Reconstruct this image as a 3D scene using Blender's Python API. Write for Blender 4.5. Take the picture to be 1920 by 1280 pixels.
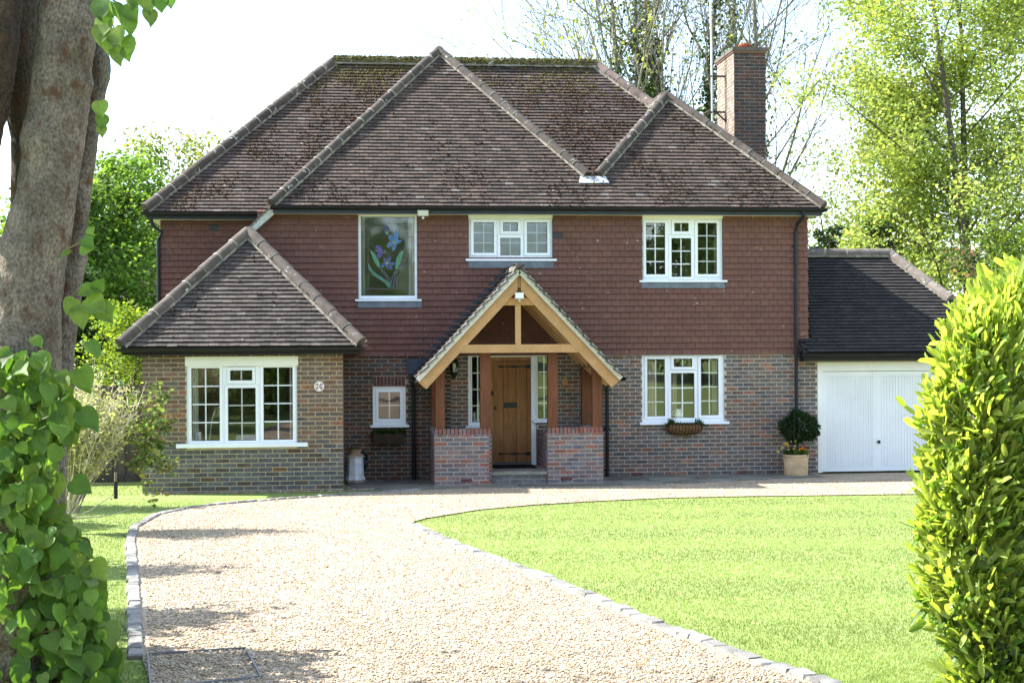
import bpy, bmesh, math, random
import numpy as np
from mathutils import Vector, Matrix

for o in list(bpy.data.objects):
    bpy.data.objects.remove(o)
SC = bpy.context.scene
COL = SC.collection
RNG = np.random.default_rng(7)
random.seed(7)

# ------------------------------------------------------------------ camera
FPX = 2770.0
CAM = Vector((0.0, -27.2, 2.545))
YAW = math.radians(6.18)
ROLL = math.radians(-0.31)
cam_d = bpy.data.cameras.new('camera')
cam_d.sensor_width = 36.0
cam_d.lens = FPX / 1920.0 * 36.0
cam_d.clip_end = 3000
cam = bpy.data.objects.new('camera', cam_d)
COL.objects.link(cam)
CM = Matrix.Rotation(-YAW, 4, 'Z') @ Matrix.Rotation(math.pi / 2, 4, 'X') @ Matrix.Rotation(ROLL, 4, 'Z')
cam.matrix_world = Matrix.Translation(CAM) @ CM
SC.camera = cam

# ------------------------------------------------------------------ sky, sun, exposure
SUN_TO = Vector((-1.04, 0.36, 1.0)).normalized()
EL = math.asin(SUN_TO.z)
AZ = math.atan2(SUN_TO.x, SUN_TO.y)
w = bpy.data.worlds.new('World')
SC.world = w
w.use_nodes = True
nt = w.node_tree
nt.nodes.clear()
out = nt.nodes.new('ShaderNodeOutputWorld')
bg = nt.nodes.new('ShaderNodeBackground')
sky = nt.nodes.new('ShaderNodeTexSky')
sky.sky_type = 'NISHITA'
sky.sun_disc = False
sky.sun_elevation = EL
sky.sun_rotation = AZ
sky.air_density = 1.0
sky.dust_density = 0.3
sky.ozone_density = 1.0
tc = nt.nodes.new('ShaderNodeTexCoord')
mp = nt.nodes.new('ShaderNodeMapping')
mp.inputs['Scale'].default_value = (1.0, 1.0, 2.2)
mp.inputs['Location'].default_value = (3.1, 0.6, 0.0)
nz = nt.nodes.new('ShaderNodeTexNoise')
nz.inputs['Scale'].default_value = 1.7
nz.inputs['Detail'].default_value = 9.0
nz.inputs['Roughness'].default_value = 0.55
cr = nt.nodes.new('ShaderNodeValToRGB')
cr.color_ramp.elements[0].position = 0.40
cr.color_ramp.elements[0].color = (0.04, 0.04, 0.04, 1)
cr.color_ramp.elements[1].position = 0.62
cr.color_ramp.elements[1].color = (0.6, 0.6, 0.6, 1)
mx = nt.nodes.new('ShaderNodeMix')
mx.data_type = 'RGBA'
mx.inputs['B'].default_value = (6.2, 6.8, 7.8, 1)
nt.links.new(tc.outputs['Generated'], mp.inputs['Vector'])
nt.links.new(mp.outputs['Vector'], nz.inputs['Vector'])
nt.links.new(nz.outputs['Fac'], cr.inputs['Fac'])
nt.links.new(cr.outputs['Color'], mx.inputs['Factor'])
nt.links.new(sky.outputs['Color'], mx.inputs['A'])
nt.links.new(mx.outputs['Result'], bg.inputs['Color'])
bg.inputs['Strength'].default_value = 0.125
nt.links.new(bg.outputs['Background'], out.inputs['Surface'])

sun_d = bpy.data.lights.new('sun', 'SUN')
sun_d.energy = 5.0
sun_d.angle = math.radians(0.5)
sun_d.color = (1.0, 0.965, 0.90)
sun = bpy.data.objects.new('sun', sun_d)
COL.objects.link(sun)
sun.rotation_euler = SUN_TO.to_track_quat('Z', 'Y').to_euler()
sun.location = (-20, 6, 30)

SC.view_settings.view_transform = 'Standard'
SC.view_settings.look = 'None'
SC.view_settings.exposure = 1.88
SC.view_settings.gamma = 1.0
SC.view_settings.use_curve_mapping = False
SC.render.engine = 'CYCLES'
SC.cycles.max_bounces = 8
SC.cycles.transparent_max_bounces = 16
SC.cycles.use_denoising = True

# ------------------------------------------------------------------ pixel -> place helpers
R3 = CM.to_3x3()


def ray(px, py):
    return R3 @ Vector(((px - 960.0) / FPX, (640.0 - py) / FPX, -1.0))


def P(px, py, Y):
    v = ray(px, py)
    return CAM + v * ((Y - CAM.y) / v.y)


def gz(y):
    s = -y
    if s <= 0:
        return 0.0
    if s < 3:
        return 0.02 * s
    if s < 40:
        return 0.06 + 0.0372 * (s - 3)
    return 0.06 + 0.0372 * 37 + 0.02 * (s - 40)


def gzn(y):
    s = np.maximum(-y, 0)
    return np.where(s < 3, 0.02 * s, np.where(s < 40, 0.06 + 0.0372 * (s - 3), 0.06 + 0.0372 * 37 + 0.02 * (s - 40)))


def G(px, py):
    """ground point under a pixel"""
    v = ray(px, py)
    lo, hi = 1.0, 80.0
    for _ in range(60):
        m = (lo + hi) / 2
        p = CAM + v * m
        if p.z > gz(p.y):
            lo = m
        else:
            hi = m
    p = CAM + v * lo
    return Vector((p.x, p.y, gz(p.y)))


# ------------------------------------------------------------------ materials
MATS = {}


def mat(name, rough=0.8, var=0.25, scale=6.0, bump=0.0, bscale=60.0, bdist=0.01, transl=0.0, spec=0.3, metal=0.0,
        stretch=(1, 1, 1), fine=0.0, fscale=80.0, tint=None, tscale=2.0, tlo=0.55, thi=0.7, rvar=0.0, tdetail=4, transcol=None):
    if name in MATS:
        return MATS[name]
    m = bpy.data.materials.new(name)
    m.use_nodes = True
    N, Lk = m.node_tree.nodes, m.node_tree.links
    N.clear()
    o = N.new('ShaderNodeOutputMaterial')
    b = N.new('ShaderNodeBsdfPrincipled')
    b.inputs['Roughness'].default_value = rough
    b.inputs['Specular IOR Level'].default_value = spec
    b.inputs['Metallic'].default_value = metal
    at = N.new('ShaderNodeAttribute')
    at.attribute_name = 'col'
    oi = N.new('ShaderNodeObjectInfo')
    ad = N.new('ShaderNodeVectorMath')
    ad.operation = 'ADD'
    Lk.new(at.outputs['Color'], ad.inputs[0])
    Lk.new(oi.outputs['Color'], ad.inputs[1])
    geo = N.new('ShaderNodeNewGeometry')
    mpp = N.new('ShaderNodeMapping')
    mpp.inputs['Scale'].default_value = stretch
    Lk.new(geo.outputs['Position'], mpp.inputs['Vector'])
    cur = ad.outputs[0]

    def noise(sc, det=4.0, rgh=0.55):
        n = N.new('ShaderNodeTexNoise')
        n.inputs['Scale'].default_value = sc
        n.inputs['Detail'].default_value = det
        n.inputs['Roughness'].default_value = rgh
        Lk.new(mpp.outputs[0], n.inputs['Vector'])
        return n.outputs['Fac']

    def vary(cur, fac, amt):
        mr = N.new('ShaderNodeMapRange')
        mr.inputs['From Min'].default_value = 0.3
        mr.inputs['From Max'].default_value = 0.7
        mr.inputs['To Min'].default_value = 1 - amt
        mr.inputs['To Max'].default_value = 1 + amt
        Lk.new(fac, mr.inputs['Value'])
        s = N.new('ShaderNodeVectorMath')
        s.operation = 'SCALE'
        Lk.new(cur, s.inputs[0])
        Lk.new(mr.outputs[0], s.inputs['Scale'])
        return s.outputs[0]
    if var > 0:
        cur = vary(cur, noise(scale), var)
    if fine > 0:
        cur = vary(cur, noise(fscale, 2.0), fine)
    if tint is not None:
        f = noise(tscale, tdetail, 0.6)
        mr = N.new('ShaderNodeMapRange')
        mr.inputs['From Min'].default_value = tlo
        mr.inputs['From Max'].default_value = thi
        Lk.new(f, mr.inputs['Value'])
        mxx = N.new('ShaderNodeMix')
        mxx.data_type = 'RGBA'
        Lk.new(mr.outputs[0], mxx.inputs['Factor'])
        Lk.new(cur, mxx.inputs['A'])
        mxx.inputs['B'].default_value = (*tint, 1)
        cur = mxx.outputs['Result']
    Lk.new(cur, b.inputs['Base Color'])
    if bump > 0:
        bp = N.new('ShaderNodeBump')
        bp.inputs['Strength'].default_value = bump
        bp.inputs['Distance'].default_value = bdist
        Lk.new(noise(bscale, 5.0, 0.6), bp.inputs['Height'])
        Lk.new(bp.outputs[0], b.inputs['Normal'])
    if transl > 0:
        tr = N.new('ShaderNodeBsdfTranslucent')
        g = N.new('ShaderNodeVectorMath')
        g.operation = 'MULTIPLY'
        g.inputs[1].default_value = transcol or (1.5, 1.35, 0.6)
        Lk.new(cur, g.inputs[0])
        Lk.new(g.outputs[0], tr.inputs['Color'])
        ms = N.new('ShaderNodeMixShader')
        ms.inputs[0].default_value = transl
        Lk.new(b.outputs[0], ms.inputs[1])
        Lk.new(tr.outputs[0], ms.inputs[2])
        Lk.new(ms.outputs[0], o.inputs['Surface'])
    else:
        Lk.new(b.outputs[0], o.inputs['Surface'])
    MATS[name] = m
    return m


def glass_mat(name, tintc=(1, 1, 1), refl=0.14, wob=0.004, rough=0.0):
    m = bpy.data.materials.new(name)
    m.use_nodes = True
    N, Lk = m.node_tree.nodes, m.node_tree.links
    N.clear()
    o = N.new('ShaderNodeOutputMaterial')
    t = N.new('ShaderNodeBsdfTransparent')
    t.inputs[0].default_value = (*tintc, 1)
    g = N.new('ShaderNodeBsdfGlossy')
    g.inputs['Roughness'].default_value = rough
    fr = N.new('ShaderNodeFresnel')
    fr.inputs[0].default_value = 1.5
    a = N.new('ShaderNodeMath')
    a.operation = 'ADD'
    a.use_clamp = True
    a.inputs[1].default_value = refl - 0.04
    Lk.new(fr.outputs[0], a.inputs[0])
    geo = N.new('ShaderNodeNewGeometry')
    n = N.new('ShaderNodeTexNoise')
    n.inputs['Scale'].default_value = 2.2
    n.inputs['Detail'].default_value = 1.0
    Lk.new(geo.outputs['Position'], n.inputs['Vector'])
    bp = N.new('ShaderNodeBump')
    bp.inputs['Strength'].default_value = wob
    bp.inputs['Distance'].default_value = 0.3
    Lk.new(n.outputs['Fac'], bp.inputs['Height'])
    Lk.new(bp.outputs[0], g.inputs['Normal'])
    ms = N.new('ShaderNodeMixShader')
    Lk.new(a.outputs[0], ms.inputs[0])
    Lk.new(t.outputs[0], ms.inputs[1])
    Lk.new(g.outputs[0], ms.inputs[2])
    Lk.new(ms.outputs[0], o.inputs['Surface'])
    MATS[name] = m
    return m


M_brick = mat('brick', rough=0.9, var=0.28, scale=9, bump=0.5, bscale=70, bdist=0.006, fine=0.35, fscale=55)
M_mortar = mat('mortar', rough=0.95, var=0.15, scale=12, bump=0.4, bscale=120, bdist=0.004, fine=0.12)
M_tile = mat('roof_tile', rough=0.85, var=0.22, scale=5, bump=0.4, bscale=60, bdist=0.005, fine=0.22, fscale=60,
             tint=(0.30, 0.29, 0.25), tscale=9, tlo=0.66, thi=0.74)
M_gtile = mat('garage_tile', rough=0.8, spec=0.15, var=0.15, scale=5, bump=0.3, bscale=60, bdist=0.004, fine=0.15)
M_hang = mat('hanging_tile', rough=0.85, var=0.09, scale=1.2, bump=0.3, bscale=50, bdist=0.004, fine=0.08, fscale=40,
             tint=(0.33, 0.25, 0.22), tscale=13, tlo=0.70, thi=0.76, tdetail=2)
M_hip = mat('hip_tile', rough=0.9, var=0.35, scale=5, bump=0.5, bscale=60, bdist=0.006, fine=0.2,
            tint=(0.42, 0.40, 0.36), tscale=7, tlo=0.62, thi=0.72)
M_upvc = mat('white_frame', rough=0.38, var=0.05, scale=1.6, spec=0.45, fine=0.02, fscale=14)
M_black = mat('black_plastic', rough=0.5, var=0.15, scale=4, spec=0.25)
M_lead = mat('lead', rough=0.55, var=0.25, scale=8, bump=0.2, bscale=25, bdist=0.004)
M_oak = mat('oak', rough=0.65, var=0.12, scale=4, stretch=(1, 1, 1), fine=0.14, fscale=40, bump=0.25, bscale=50, bdist=0.003,
            tint=(0.16, 0.075, 0.03), tscale=8, tlo=0.68, thi=0.78)
M_oakv = mat('oak_upright', rough=0.6, var=0.25, scale=10, stretch=(1, 1, 0.08), fine=0.25, fscale=60, bump=0.3, bscale=60, bdist=0.003)
M_wood = mat('weathered_wood', rough=0.9, var=0.3, scale=8, stretch=(1, 1, 0.1), fine=0.25, fscale=50, bump=0.3, bscale=60, bdist=0.004)
M_stone = mat('stone', rough=0.9, var=0.22, scale=7, bump=0.6, bscale=45, bdist=0.008, fine=0.2, fscale=60)
M_flag = mat('flagstone', rough=0.85, var=0.3, scale=3, bump=0.4, bscale=40, bdist=0.006, fine=0.2, fscale=40)
M_pot = mat('terracotta', rough=0.85, var=0.25, scale=5, bump=0.2, bscale=50, bdist=0.004, fine=0.1)
M_paint = mat('painted', rough=0.5, var=0.06, scale=5)
M_iron = mat('iron', rough=0.55, var=0.2, scale=12, bump=0.2, bscale=90, bdist=0.002)
M_room = mat('plaster', rough=0.9, var=0.1, scale=2)
M_leaf = mat('leaf', rough=0.55, var=0.2, scale=1.2, transl=0.52, spec=0.25)
M_lime = mat('lime_leaf', rough=0.5, var=0.14, scale=14, transl=0.55, spec=0.3, fine=0.1, fscale=60, transcol=(1.3, 1.35, 0.55))
M_laurel = mat('laurel_leaf', rough=0.42, var=0.14, scale=9, transl=0.52, spec=0.45, fine=0.08, transcol=(1.35, 1.4, 0.5))
M_bark = mat('bark', rough=0.95, var=0.3, scale=3, stretch=(1, 1, 0.5), fine=0.25, fscale=30, bump=0.6, bscale=30, bdist=0.02)
M_grass = mat('grass', rough=0.7, var=0.12, scale=0.7, transl=0.35, spec=0.2, fine=0.08, fscale=4, transcol=(1.25, 1.2, .8))
M_moss = mat('moss', rough=1.0, var=0.35, scale=30, bump=0.8, bscale=90, bdist=0.01)
G_pane = glass_mat('window_glass')
G_frost = glass_mat('obscure_glass', tintc=(.6, .66, .7), refl=0.26, wob=0.05, rough=0.25)
G_lead = glass_mat('leaded_glass', tintc=(.85, .85, .85), refl=0.15, wob=0.02, rough=0.06)
G_clear = glass_mat('clear_glass', refl=0.06)

# ------------------------------------------------------------------ mesh helpers
WP = {}


def props(o, label=None, cat=None, group=None, kind=None):
    if label:
        o['label'] = label
    if cat:
        o['category'] = cat
    if group:
        o['group'] = group
    if kind:
        o['kind'] = kind
    return o


def attach(o, parent):
    if parent is not None:
        o.parent = parent
        o.matrix_parent_inverse = Matrix.Translation(-WP[parent.name])


def thing(name, loc, label, cat, group=None):
    o = bpy.data.objects.new(name, None)
    o.empty_display_size = 0.2
    COL.objects.link(o)
    o.location = loc
    WP[o.name] = Vector(loc)
    return props(o, label, cat, group)


def mesh_np(name, V, F, cols=None, smooth=False):
    """V (n,3), F (m,k) constant size faces; cols (m,3)"""
    V = np.asarray(V, dtype=np.float32)
    F = np.asarray(F, dtype=np.int32)
    me = bpy.data.meshes.new(name)
    m, k = F.shape
    me.vertices.add(len(V))
    me.vertices.foreach_set('co', V.ravel())
    me.loops.add(m * k)
    me.loops.foreach_set('vertex_index', F.ravel())
    me.polygons.add(m)
    me.polygons.foreach_set('loop_start', np.arange(0, m * k, k, dtype=np.int32))
    me.polygons.foreach_set('loop_total', np.full(m, k, dtype=np.int32))
    me.polygons.foreach_set('use_smooth', np.full(m, bool(smooth)))
    me.update(calc_edges=True)
    if cols is not None:
        a = me.attributes.new('col', 'FLOAT_COLOR', 'FACE')
        c = np.ones((m, 4), dtype=np.float32)
        c[:, :3] = cols
        a.data.foreach_set('color', c.ravel())
    me.validate()
    return me


def link_mesh(name, me, material, parent, org, color=None):
    o = bpy.data.objects.new(name, me)
    COL.objects.link(o)
    me.materials.append(material)
    o.color = (*color, 1) if color is not None else (0, 0, 0, 1)
    attach(o, parent)
    o.location = org
    WP[o.name] = Vector(org)
    return o


class MB:
    def __init__(s):
        s.v, s.f, s.c = [], [], []

    def add(s, vs, fs, col=None):
        b = len(s.v)
        s.v += [tuple(v) for v in vs]
        for f in fs:
            s.f.append(tuple(i + b for i in f))
            s.c.append(col)
        return s

    def box(s, x0, x1, y0, y1, z0, z1, col=None):
        if x0 > x1: x0, x1 = x1, x0
        if y0 > y1: y0, y1 = y1, y0
        if z0 > z1: z0, z1 = z1, z0
        v = [(x0, y0, z0), (x1, y0, z0), (x1, y1, z0), (x0, y1, z0), (x0, y0, z1), (x1, y0, z1), (x1, y1, z1), (x0, y1, z1)]
        return s.add(v, [(0, 3, 2, 1), (4, 5, 6, 7), (0, 1, 5, 4), (1, 2, 6, 5), (2, 3, 7, 6), (3, 0, 4, 7)], col)

    def bar(s, p0, p1, w, h, up=(0, 0, 1), col=None):
        """box along p0-p1, w across, h in the up direction"""
        p0, p1 = Vector(p0), Vector(p1)
        a = (p1 - p0).normalized()
        sd = a.cross(Vector(up)).normalized()
        u = sd.cross(a).normalized()
        v = []
        for p in (p0, p1):
            for (i, j) in ((-1, -1), (1, -1), (1, 1), (-1, 1)):
                v.append(p + sd * (w / 2 * i) + u * (h / 2 * j))
        return s.add(v, [(3, 2, 1, 0), (4, 5, 6, 7), (0, 1, 5, 4), (1, 2, 6, 5), (2, 3, 7, 6), (3, 0, 4, 7)], col)

    def tube(s, path, radii, n=8, col=None, caps=True):
        path = [Vector(p) for p in path]
        if not hasattr(radii, '__len__'):
            radii = [radii] * len(path)
        vs, fs = [], []
        ref = Vector((0.13, 0.07, 1))
        for i, p in enumerate(path):
            d = (path[min(i + 1, len(path) - 1)] - path[max(i - 1, 0)])
            d = d.normalized() if d.length > 1e-9 else Vector((0, 0, 1))
            r = ref if abs(d.dot(ref.normalized())) < 0.95 else Vector((1, 0.1, 0))
            a = d.cross(r).normalized()
            b = d.cross(a).normalized()
            for k in range(n):
                t = 2 * math.pi * k / n
                vs.append(p + (a * math.cos(t) + b * math.sin(t)) * radii[i])
        for i in range(len(path) - 1):
            for k in range(n):
                k2 = (k + 1) % n
                fs.append((i * n + k, i * n + k2, (i + 1) * n + k2, (i + 1) * n + k))
        if caps:
            fs.append(tuple(range(n - 1, -1, -1)))
            fs.append(tuple((len(path) - 1) * n + k for k in range(n)))
        return s.add(vs, fs, col)

    def lathe(s, c, prof, n=20, col=None, sq=1.0):
        vs, fs = [], []
        for (r, z) in prof:
            for k in range(n):
                t = 2 * math.pi * k / n
                vs.append((c[0] + r * math.cos(t), c[1] + r * math.sin(t) * sq, c[2] + z))
        for i in range(len(prof) - 1):
            for k in range(n):
                k2 = (k + 1) % n
                fs.append((i * n + k, i * n + k2, (i + 1) * n + k2, (i + 1) * n + k))
        fs.append(tuple(range(n - 1, -1, -1)))
        fs.append(tuple((len(prof) - 1) * n + k for k in range(n)))
        return s.add(vs, fs, col)

    def prism(s, poly, ext, col=None):
        n = len(poly)
        e = Vector(ext)
        v = [Vector(p) for p in poly] + [Vector(p) + e for p in poly]
        f = [tuple(range(n - 1, -1, -1)), tuple(range(n, 2 * n))]
        for i in range(n):
            j = (i + 1) % n
            f.append((i, j, n + j, n + i))
        return s.add(v, f, col)

    def build(s, name, material, parent=None, color=None, smooth=False, org=None, **kw):
        V = np.array(s.v, dtype=np.float64)
        if org is None:
            lo, hi = V.min(0), V.max(0)
            org = Vector(((lo[0] + hi[0]) / 2, (lo[1] + hi[1]) / 2, lo[2]))
        V = V - np.array(org)
        me = bpy.data.meshes.new(name)
        me.from_pydata(V.tolist(), [], s.f)
        if color is None:
            a = me.attributes.new('col', 'FLOAT_COLOR', 'FACE')
            c = np.ones((len(s.f), 4), dtype=np.float32)
            c[:, :3] = np.array([x if x is not None else (0.5, 0.5, 0.5) for x in s.c])
            a.data.foreach_set('color', c.ravel())
        if smooth:
            me.polygons.foreach_set('use_smooth', np.ones(len(me.polygons), dtype=bool))
        me.update()
        bm = bmesh.new()
        bm.from_mesh(me)
        bmesh.ops.recalc_face_normals(bm, faces=bm.faces)
        bm.to_mesh(me)
        bm.free()
        if smooth == 'auto':
            me.polygons.foreach_set('use_smooth', np.ones(len(me.polygons), dtype=bool))
            me.set_sharp_from_angle(angle=math.radians(40))
        o = link_mesh(name, me, material, parent, org, color)
        return props(o, **kw)


# unit templates
CUBE_V = np.array([(-.5, -.5, -.5), (.5, -.5, -.5), (.5, .5, -.5), (-.5, .5, -.5), (-.5, -.5, .5), (.5, -.5, .5), (.5, .5, .5), (-.5, .5, .5)])
CUBE_F = np.array([(0, 3, 2, 1), (4, 5, 6, 7), (0, 1, 5, 4), (1, 2, 6, 5), (2, 3, 7, 6), (3, 0, 4, 7)])
OCT_V = np.array([(1, 0, 0), (-1, 0, 0), (0, 1, 0), (0, -1, 0), (0, 0, 1), (0, 0, -1)], dtype=float)
OCT_F = np.array([(0, 2, 4), (2, 1, 4), (1, 3, 4), (3, 0, 4), (2, 0, 5), (1, 2, 5), (3, 1, 5), (0, 3, 5)])


_t = (1 + 5 ** .5) / 2
ICO_V = np.array([(-1, _t, 0), (1, _t, 0), (-1, -_t, 0), (1, -_t, 0), (0, -1, _t), (0, 1, _t), (0, -1, -_t), (0, 1, -_t), (_t, 0, -1), (_t, 0, 1), (-_t, 0, -1), (-_t, 0, 1)]) / 1.9
ICO_F = np.array([(0, 11, 5), (0, 5, 1), (0, 1, 7), (0, 7, 10), (0, 10, 11), (1, 5, 9), (5, 11, 4), (11, 10, 2), (10, 7, 6), (7, 1, 8), (3, 9, 4), (3, 4, 2), (3, 2, 6), (3, 6, 8), (3, 8, 9), (4, 9, 5), (2, 4, 11), (6, 2, 10), (8, 6, 7), (9, 8, 1)])


class Pieces:
    """many copies of one template: some single objects sharing the mesh, the rest joined"""

    def __init__(s, tv, tf, smooth=False):
        s.tv, s.tf = np.asarray(tv, float), np.asarray(tf)
        s.pos, s.M, s.col = [], [], []
        s.smooth = smooth

    def add(s, pos, M, col):
        s.pos.append(tuple(pos))
        s.M.append(np.asarray(M, float))
        s.col.append(col)

    def joined(s, name, material, parent, idx=None, kind='stuff', org=None):
        idx = np.arange(len(s.pos)) if idx is None else np.asarray(idx)
        if len(idx) == 0:
            return None
        pos = np.array(s.pos)[idx]
        M = np.array(s.M)[idx]
        col = np.array(s.col)[idx]
        V = np.einsum('nij,kj->nki', M, s.tv) + pos[:, None, :]
        k, m = len(s.tv), len(s.tf)
        F = (s.tf[None] + (np.arange(len(idx)) * k)[:, None, None]).reshape(-1, s.tf.shape[1])
        C = np.repeat(col, m, axis=0)
        V = V.reshape(-1, 3)
        if org is None:
            lo, hi = V.min(0), V.max(0)
            org = ((lo[0] + hi[0]) / 2, (lo[1] + hi[1]) / 2, lo[2])
        me = mesh_np(name, V - np.array(org), F, C, s.smooth)
        o = link_mesh(name, me, material, parent, Vector(org))
        if kind:
            o['kind'] = kind
        return o

    def singles(s, name, material, parent, idx):
        me = mesh_np(name, s.tv, s.tf, None, s.smooth)
        me.materials.append(material)
        pw = WP[parent.name]
        inv = Matrix.Translation(-pw)
        for i in idx:
            o = bpy.data.objects.new(name, me)
            COL.objects.link(o)
            o.color = (*s.col[i], 1)
            o.parent = parent
            o.matrix_parent_inverse = inv
            M4 = Matrix(s.M[i].tolist()).to_4x4()
            M4.translation = s.pos[i]
            o.matrix_basis = M4


def clear_intervals(a, b, cuts):
    segs = [(a, b)]
    for (c0, c1) in cuts:
        nxt = []
        for (s0, s1) in segs:
            if c1 <= s0 or c0 >= s1:
                nxt.append((s0, s1))
            else:
                if c0 > s0: nxt.append((s0, c0))
                if c1 < s1: nxt.append((c1, s1))
        segs = nxt
    return segs


def wall_boxes(mb, x0, x1, z0, z1, y0, y1, ops, col=None):
    """wall in the x-z plane between y0 and y1 with rectangular openings (x0,x1,z0,z1)"""
    zs = sorted(set([z0, z1] + [min(max(z, z0), z1) for o in ops for z in (o[2], o[3])]))
    for a, b in zip(zs[:-1], zs[1:]):
        if b - a < 1e-6: continue
        m = (a + b) / 2
        cuts = [(o[0], o[1]) for o in ops if o[2] < m < o[3]]
        for (s0, s1) in clear_intervals(x0, x1, cuts):
            if s1 - s0 > 1e-6:
                mb.box(s0, s1, y0, y1, a, b, col)


def lay_bricks(pc, o, u, n, length, zb, zt, pitch, course, ops, palette, rng, depth=0.05, joint=0.0145, bottom_dark=0.0, phase=0):
    """bricks on a wall: o start point (x,y), u along, n outward (2D unit vectors)"""
    u3 = np.array([u[0], u[1], 0.0])
    n3 = np.array([n[0], n[1], 0.0])
    r = 0
    z = zb
    while z < zt - 0.02:
        h = min(course - joint, zt - z)
        zc = z + h / 2
        cuts = [(a - 0.003, b + 0.003) for (a, b, c, d) in ops if c - 0.02 < zc < d + 0.012]
        a = -pitch * (0.5 if (r + phase) % 2 else 0.0)
        while a < length:
            for (s0, s1) in clear_intervals(max(a, 0), min(a + pitch - joint, length), cuts):
                if s1 - s0 < 0.03: continue
                c = np.array(palette[rng.choice(len(palette))]) * rng.uniform(0.85, 1.15)
                if bottom_dark and z < bottom_dark:
                    c = np.array([.10, .10, .105]) * rng.uniform(.8, 1.2) if rng.random() < .8 else c * .7
                jut = rng.uniform(-0.002, 0.003)
                ctr = np.array([o[0], o[1], 0]) + u3 * ((s0 + s1) / 2) + n3 * (jut - depth / 2 + 0.007) + np.array([0, 0, zc + rng.uniform(-.001, .001)])
                Mx = np.stack([u3 * (s1 - s0), n3 * depth, np.array([0, 0, h * rng.uniform(.97, 1.02)])], axis=1)
                pc.add(ctr, Mx, tuple(c))
            a += pitch
        z += course
        r += 1


# plain roof tile: x across, y up the slope, z out of the roof
TW = 0.167
TILE_V = np.array([(-.49, -.014, .029), (.49, -.014, .029), (.49, .20, -.022), (-.49, .20, -.022),
                   (-.49, -.014, .046), (.49, -.014, .046), (.49, .20, -.008), (-.49, .20, -.008)])
TILE_F = np.array([(0, 1, 5, 4), (1, 2, 6, 5), (3, 0, 4, 7), (4, 5, 6, 7), (0, 3, 2, 1)])


def in_poly(x, y, poly):
    c = False
    n = len(poly)
    for i in range(n):
        x0, y0 = poly[i]
        x1, y1 = poly[(i + 1) % n]
        if (y0 > y) != (y1 > y) and x < (x1 - x0) * (y - y0) / (y1 - y0) + x0:
            c = not c
    return c


def plane_frame(poly):
    p = [Vector(q) for q in poly]
    n = Vector((0, 0, 0))
    for i in range(len(p)):
        n += p[i].cross(p[(i + 1) % len(p)])
    n.normalize()
    if n.z < 0: n = -n
    u = Vector((0, 0, 1)).cross(n)
    if u.length < 1e-6: u = Vector((1, 0, 0))
    u.normalize()
    v = n.cross(u).normalized()
    return u, v, n


def lay_tiles(pc, poly, colfn, rng, gauge=0.1, width=TW, wob=1.0, lift=0.0):
    u, v, n = plane_frame(poly)
    o = min((Vector(q) for q in poly), key=lambda q: q.z)
    p2 = [((Vector(q) - o).dot(u), (Vector(q) - o).dot(v)) for q in poly]
    us = [q[0] for q in p2]
    vs = [q[1] for q in p2]
    rows = int((max(vs)) / gauge) + 1
    for r in range(rows):
        vv = r * gauge
        off = 0.5 * width if r % 2 else 0.0
        uu = min(us) - width + off
        while uu < max(us) + width:
            if in_poly(uu, vv + gauge * .5 + .001, p2):
                tw = rng.normal(0, .012 * wob)
                ti = rng.normal(0, .012 * wob)
                uu2 = (u + v * tw + n * rng.normal(0, .008 * wob)).normalized()
                vv2 = (v + n * ti - u * tw).normalized()
                nn2 = uu2.cross(vv2)
                pos = o + u * uu + v * (vv + rng.normal(0, .002 * wob)) + n * (lift + rng.uniform(0, .003))
                Mx = np.stack([np.array(uu2) * width * .985, np.array(vv2), np.array(nn2)], axis=1)
                pc.add(pos, Mx, colfn(uu, vv))
            uu += width


def slab(mb, poly, th, col=None):
    u, v, n = plane_frame(poly)
    mb.prism([Vector(q) - n * .002 for q in poly], -n * th, col)


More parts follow.
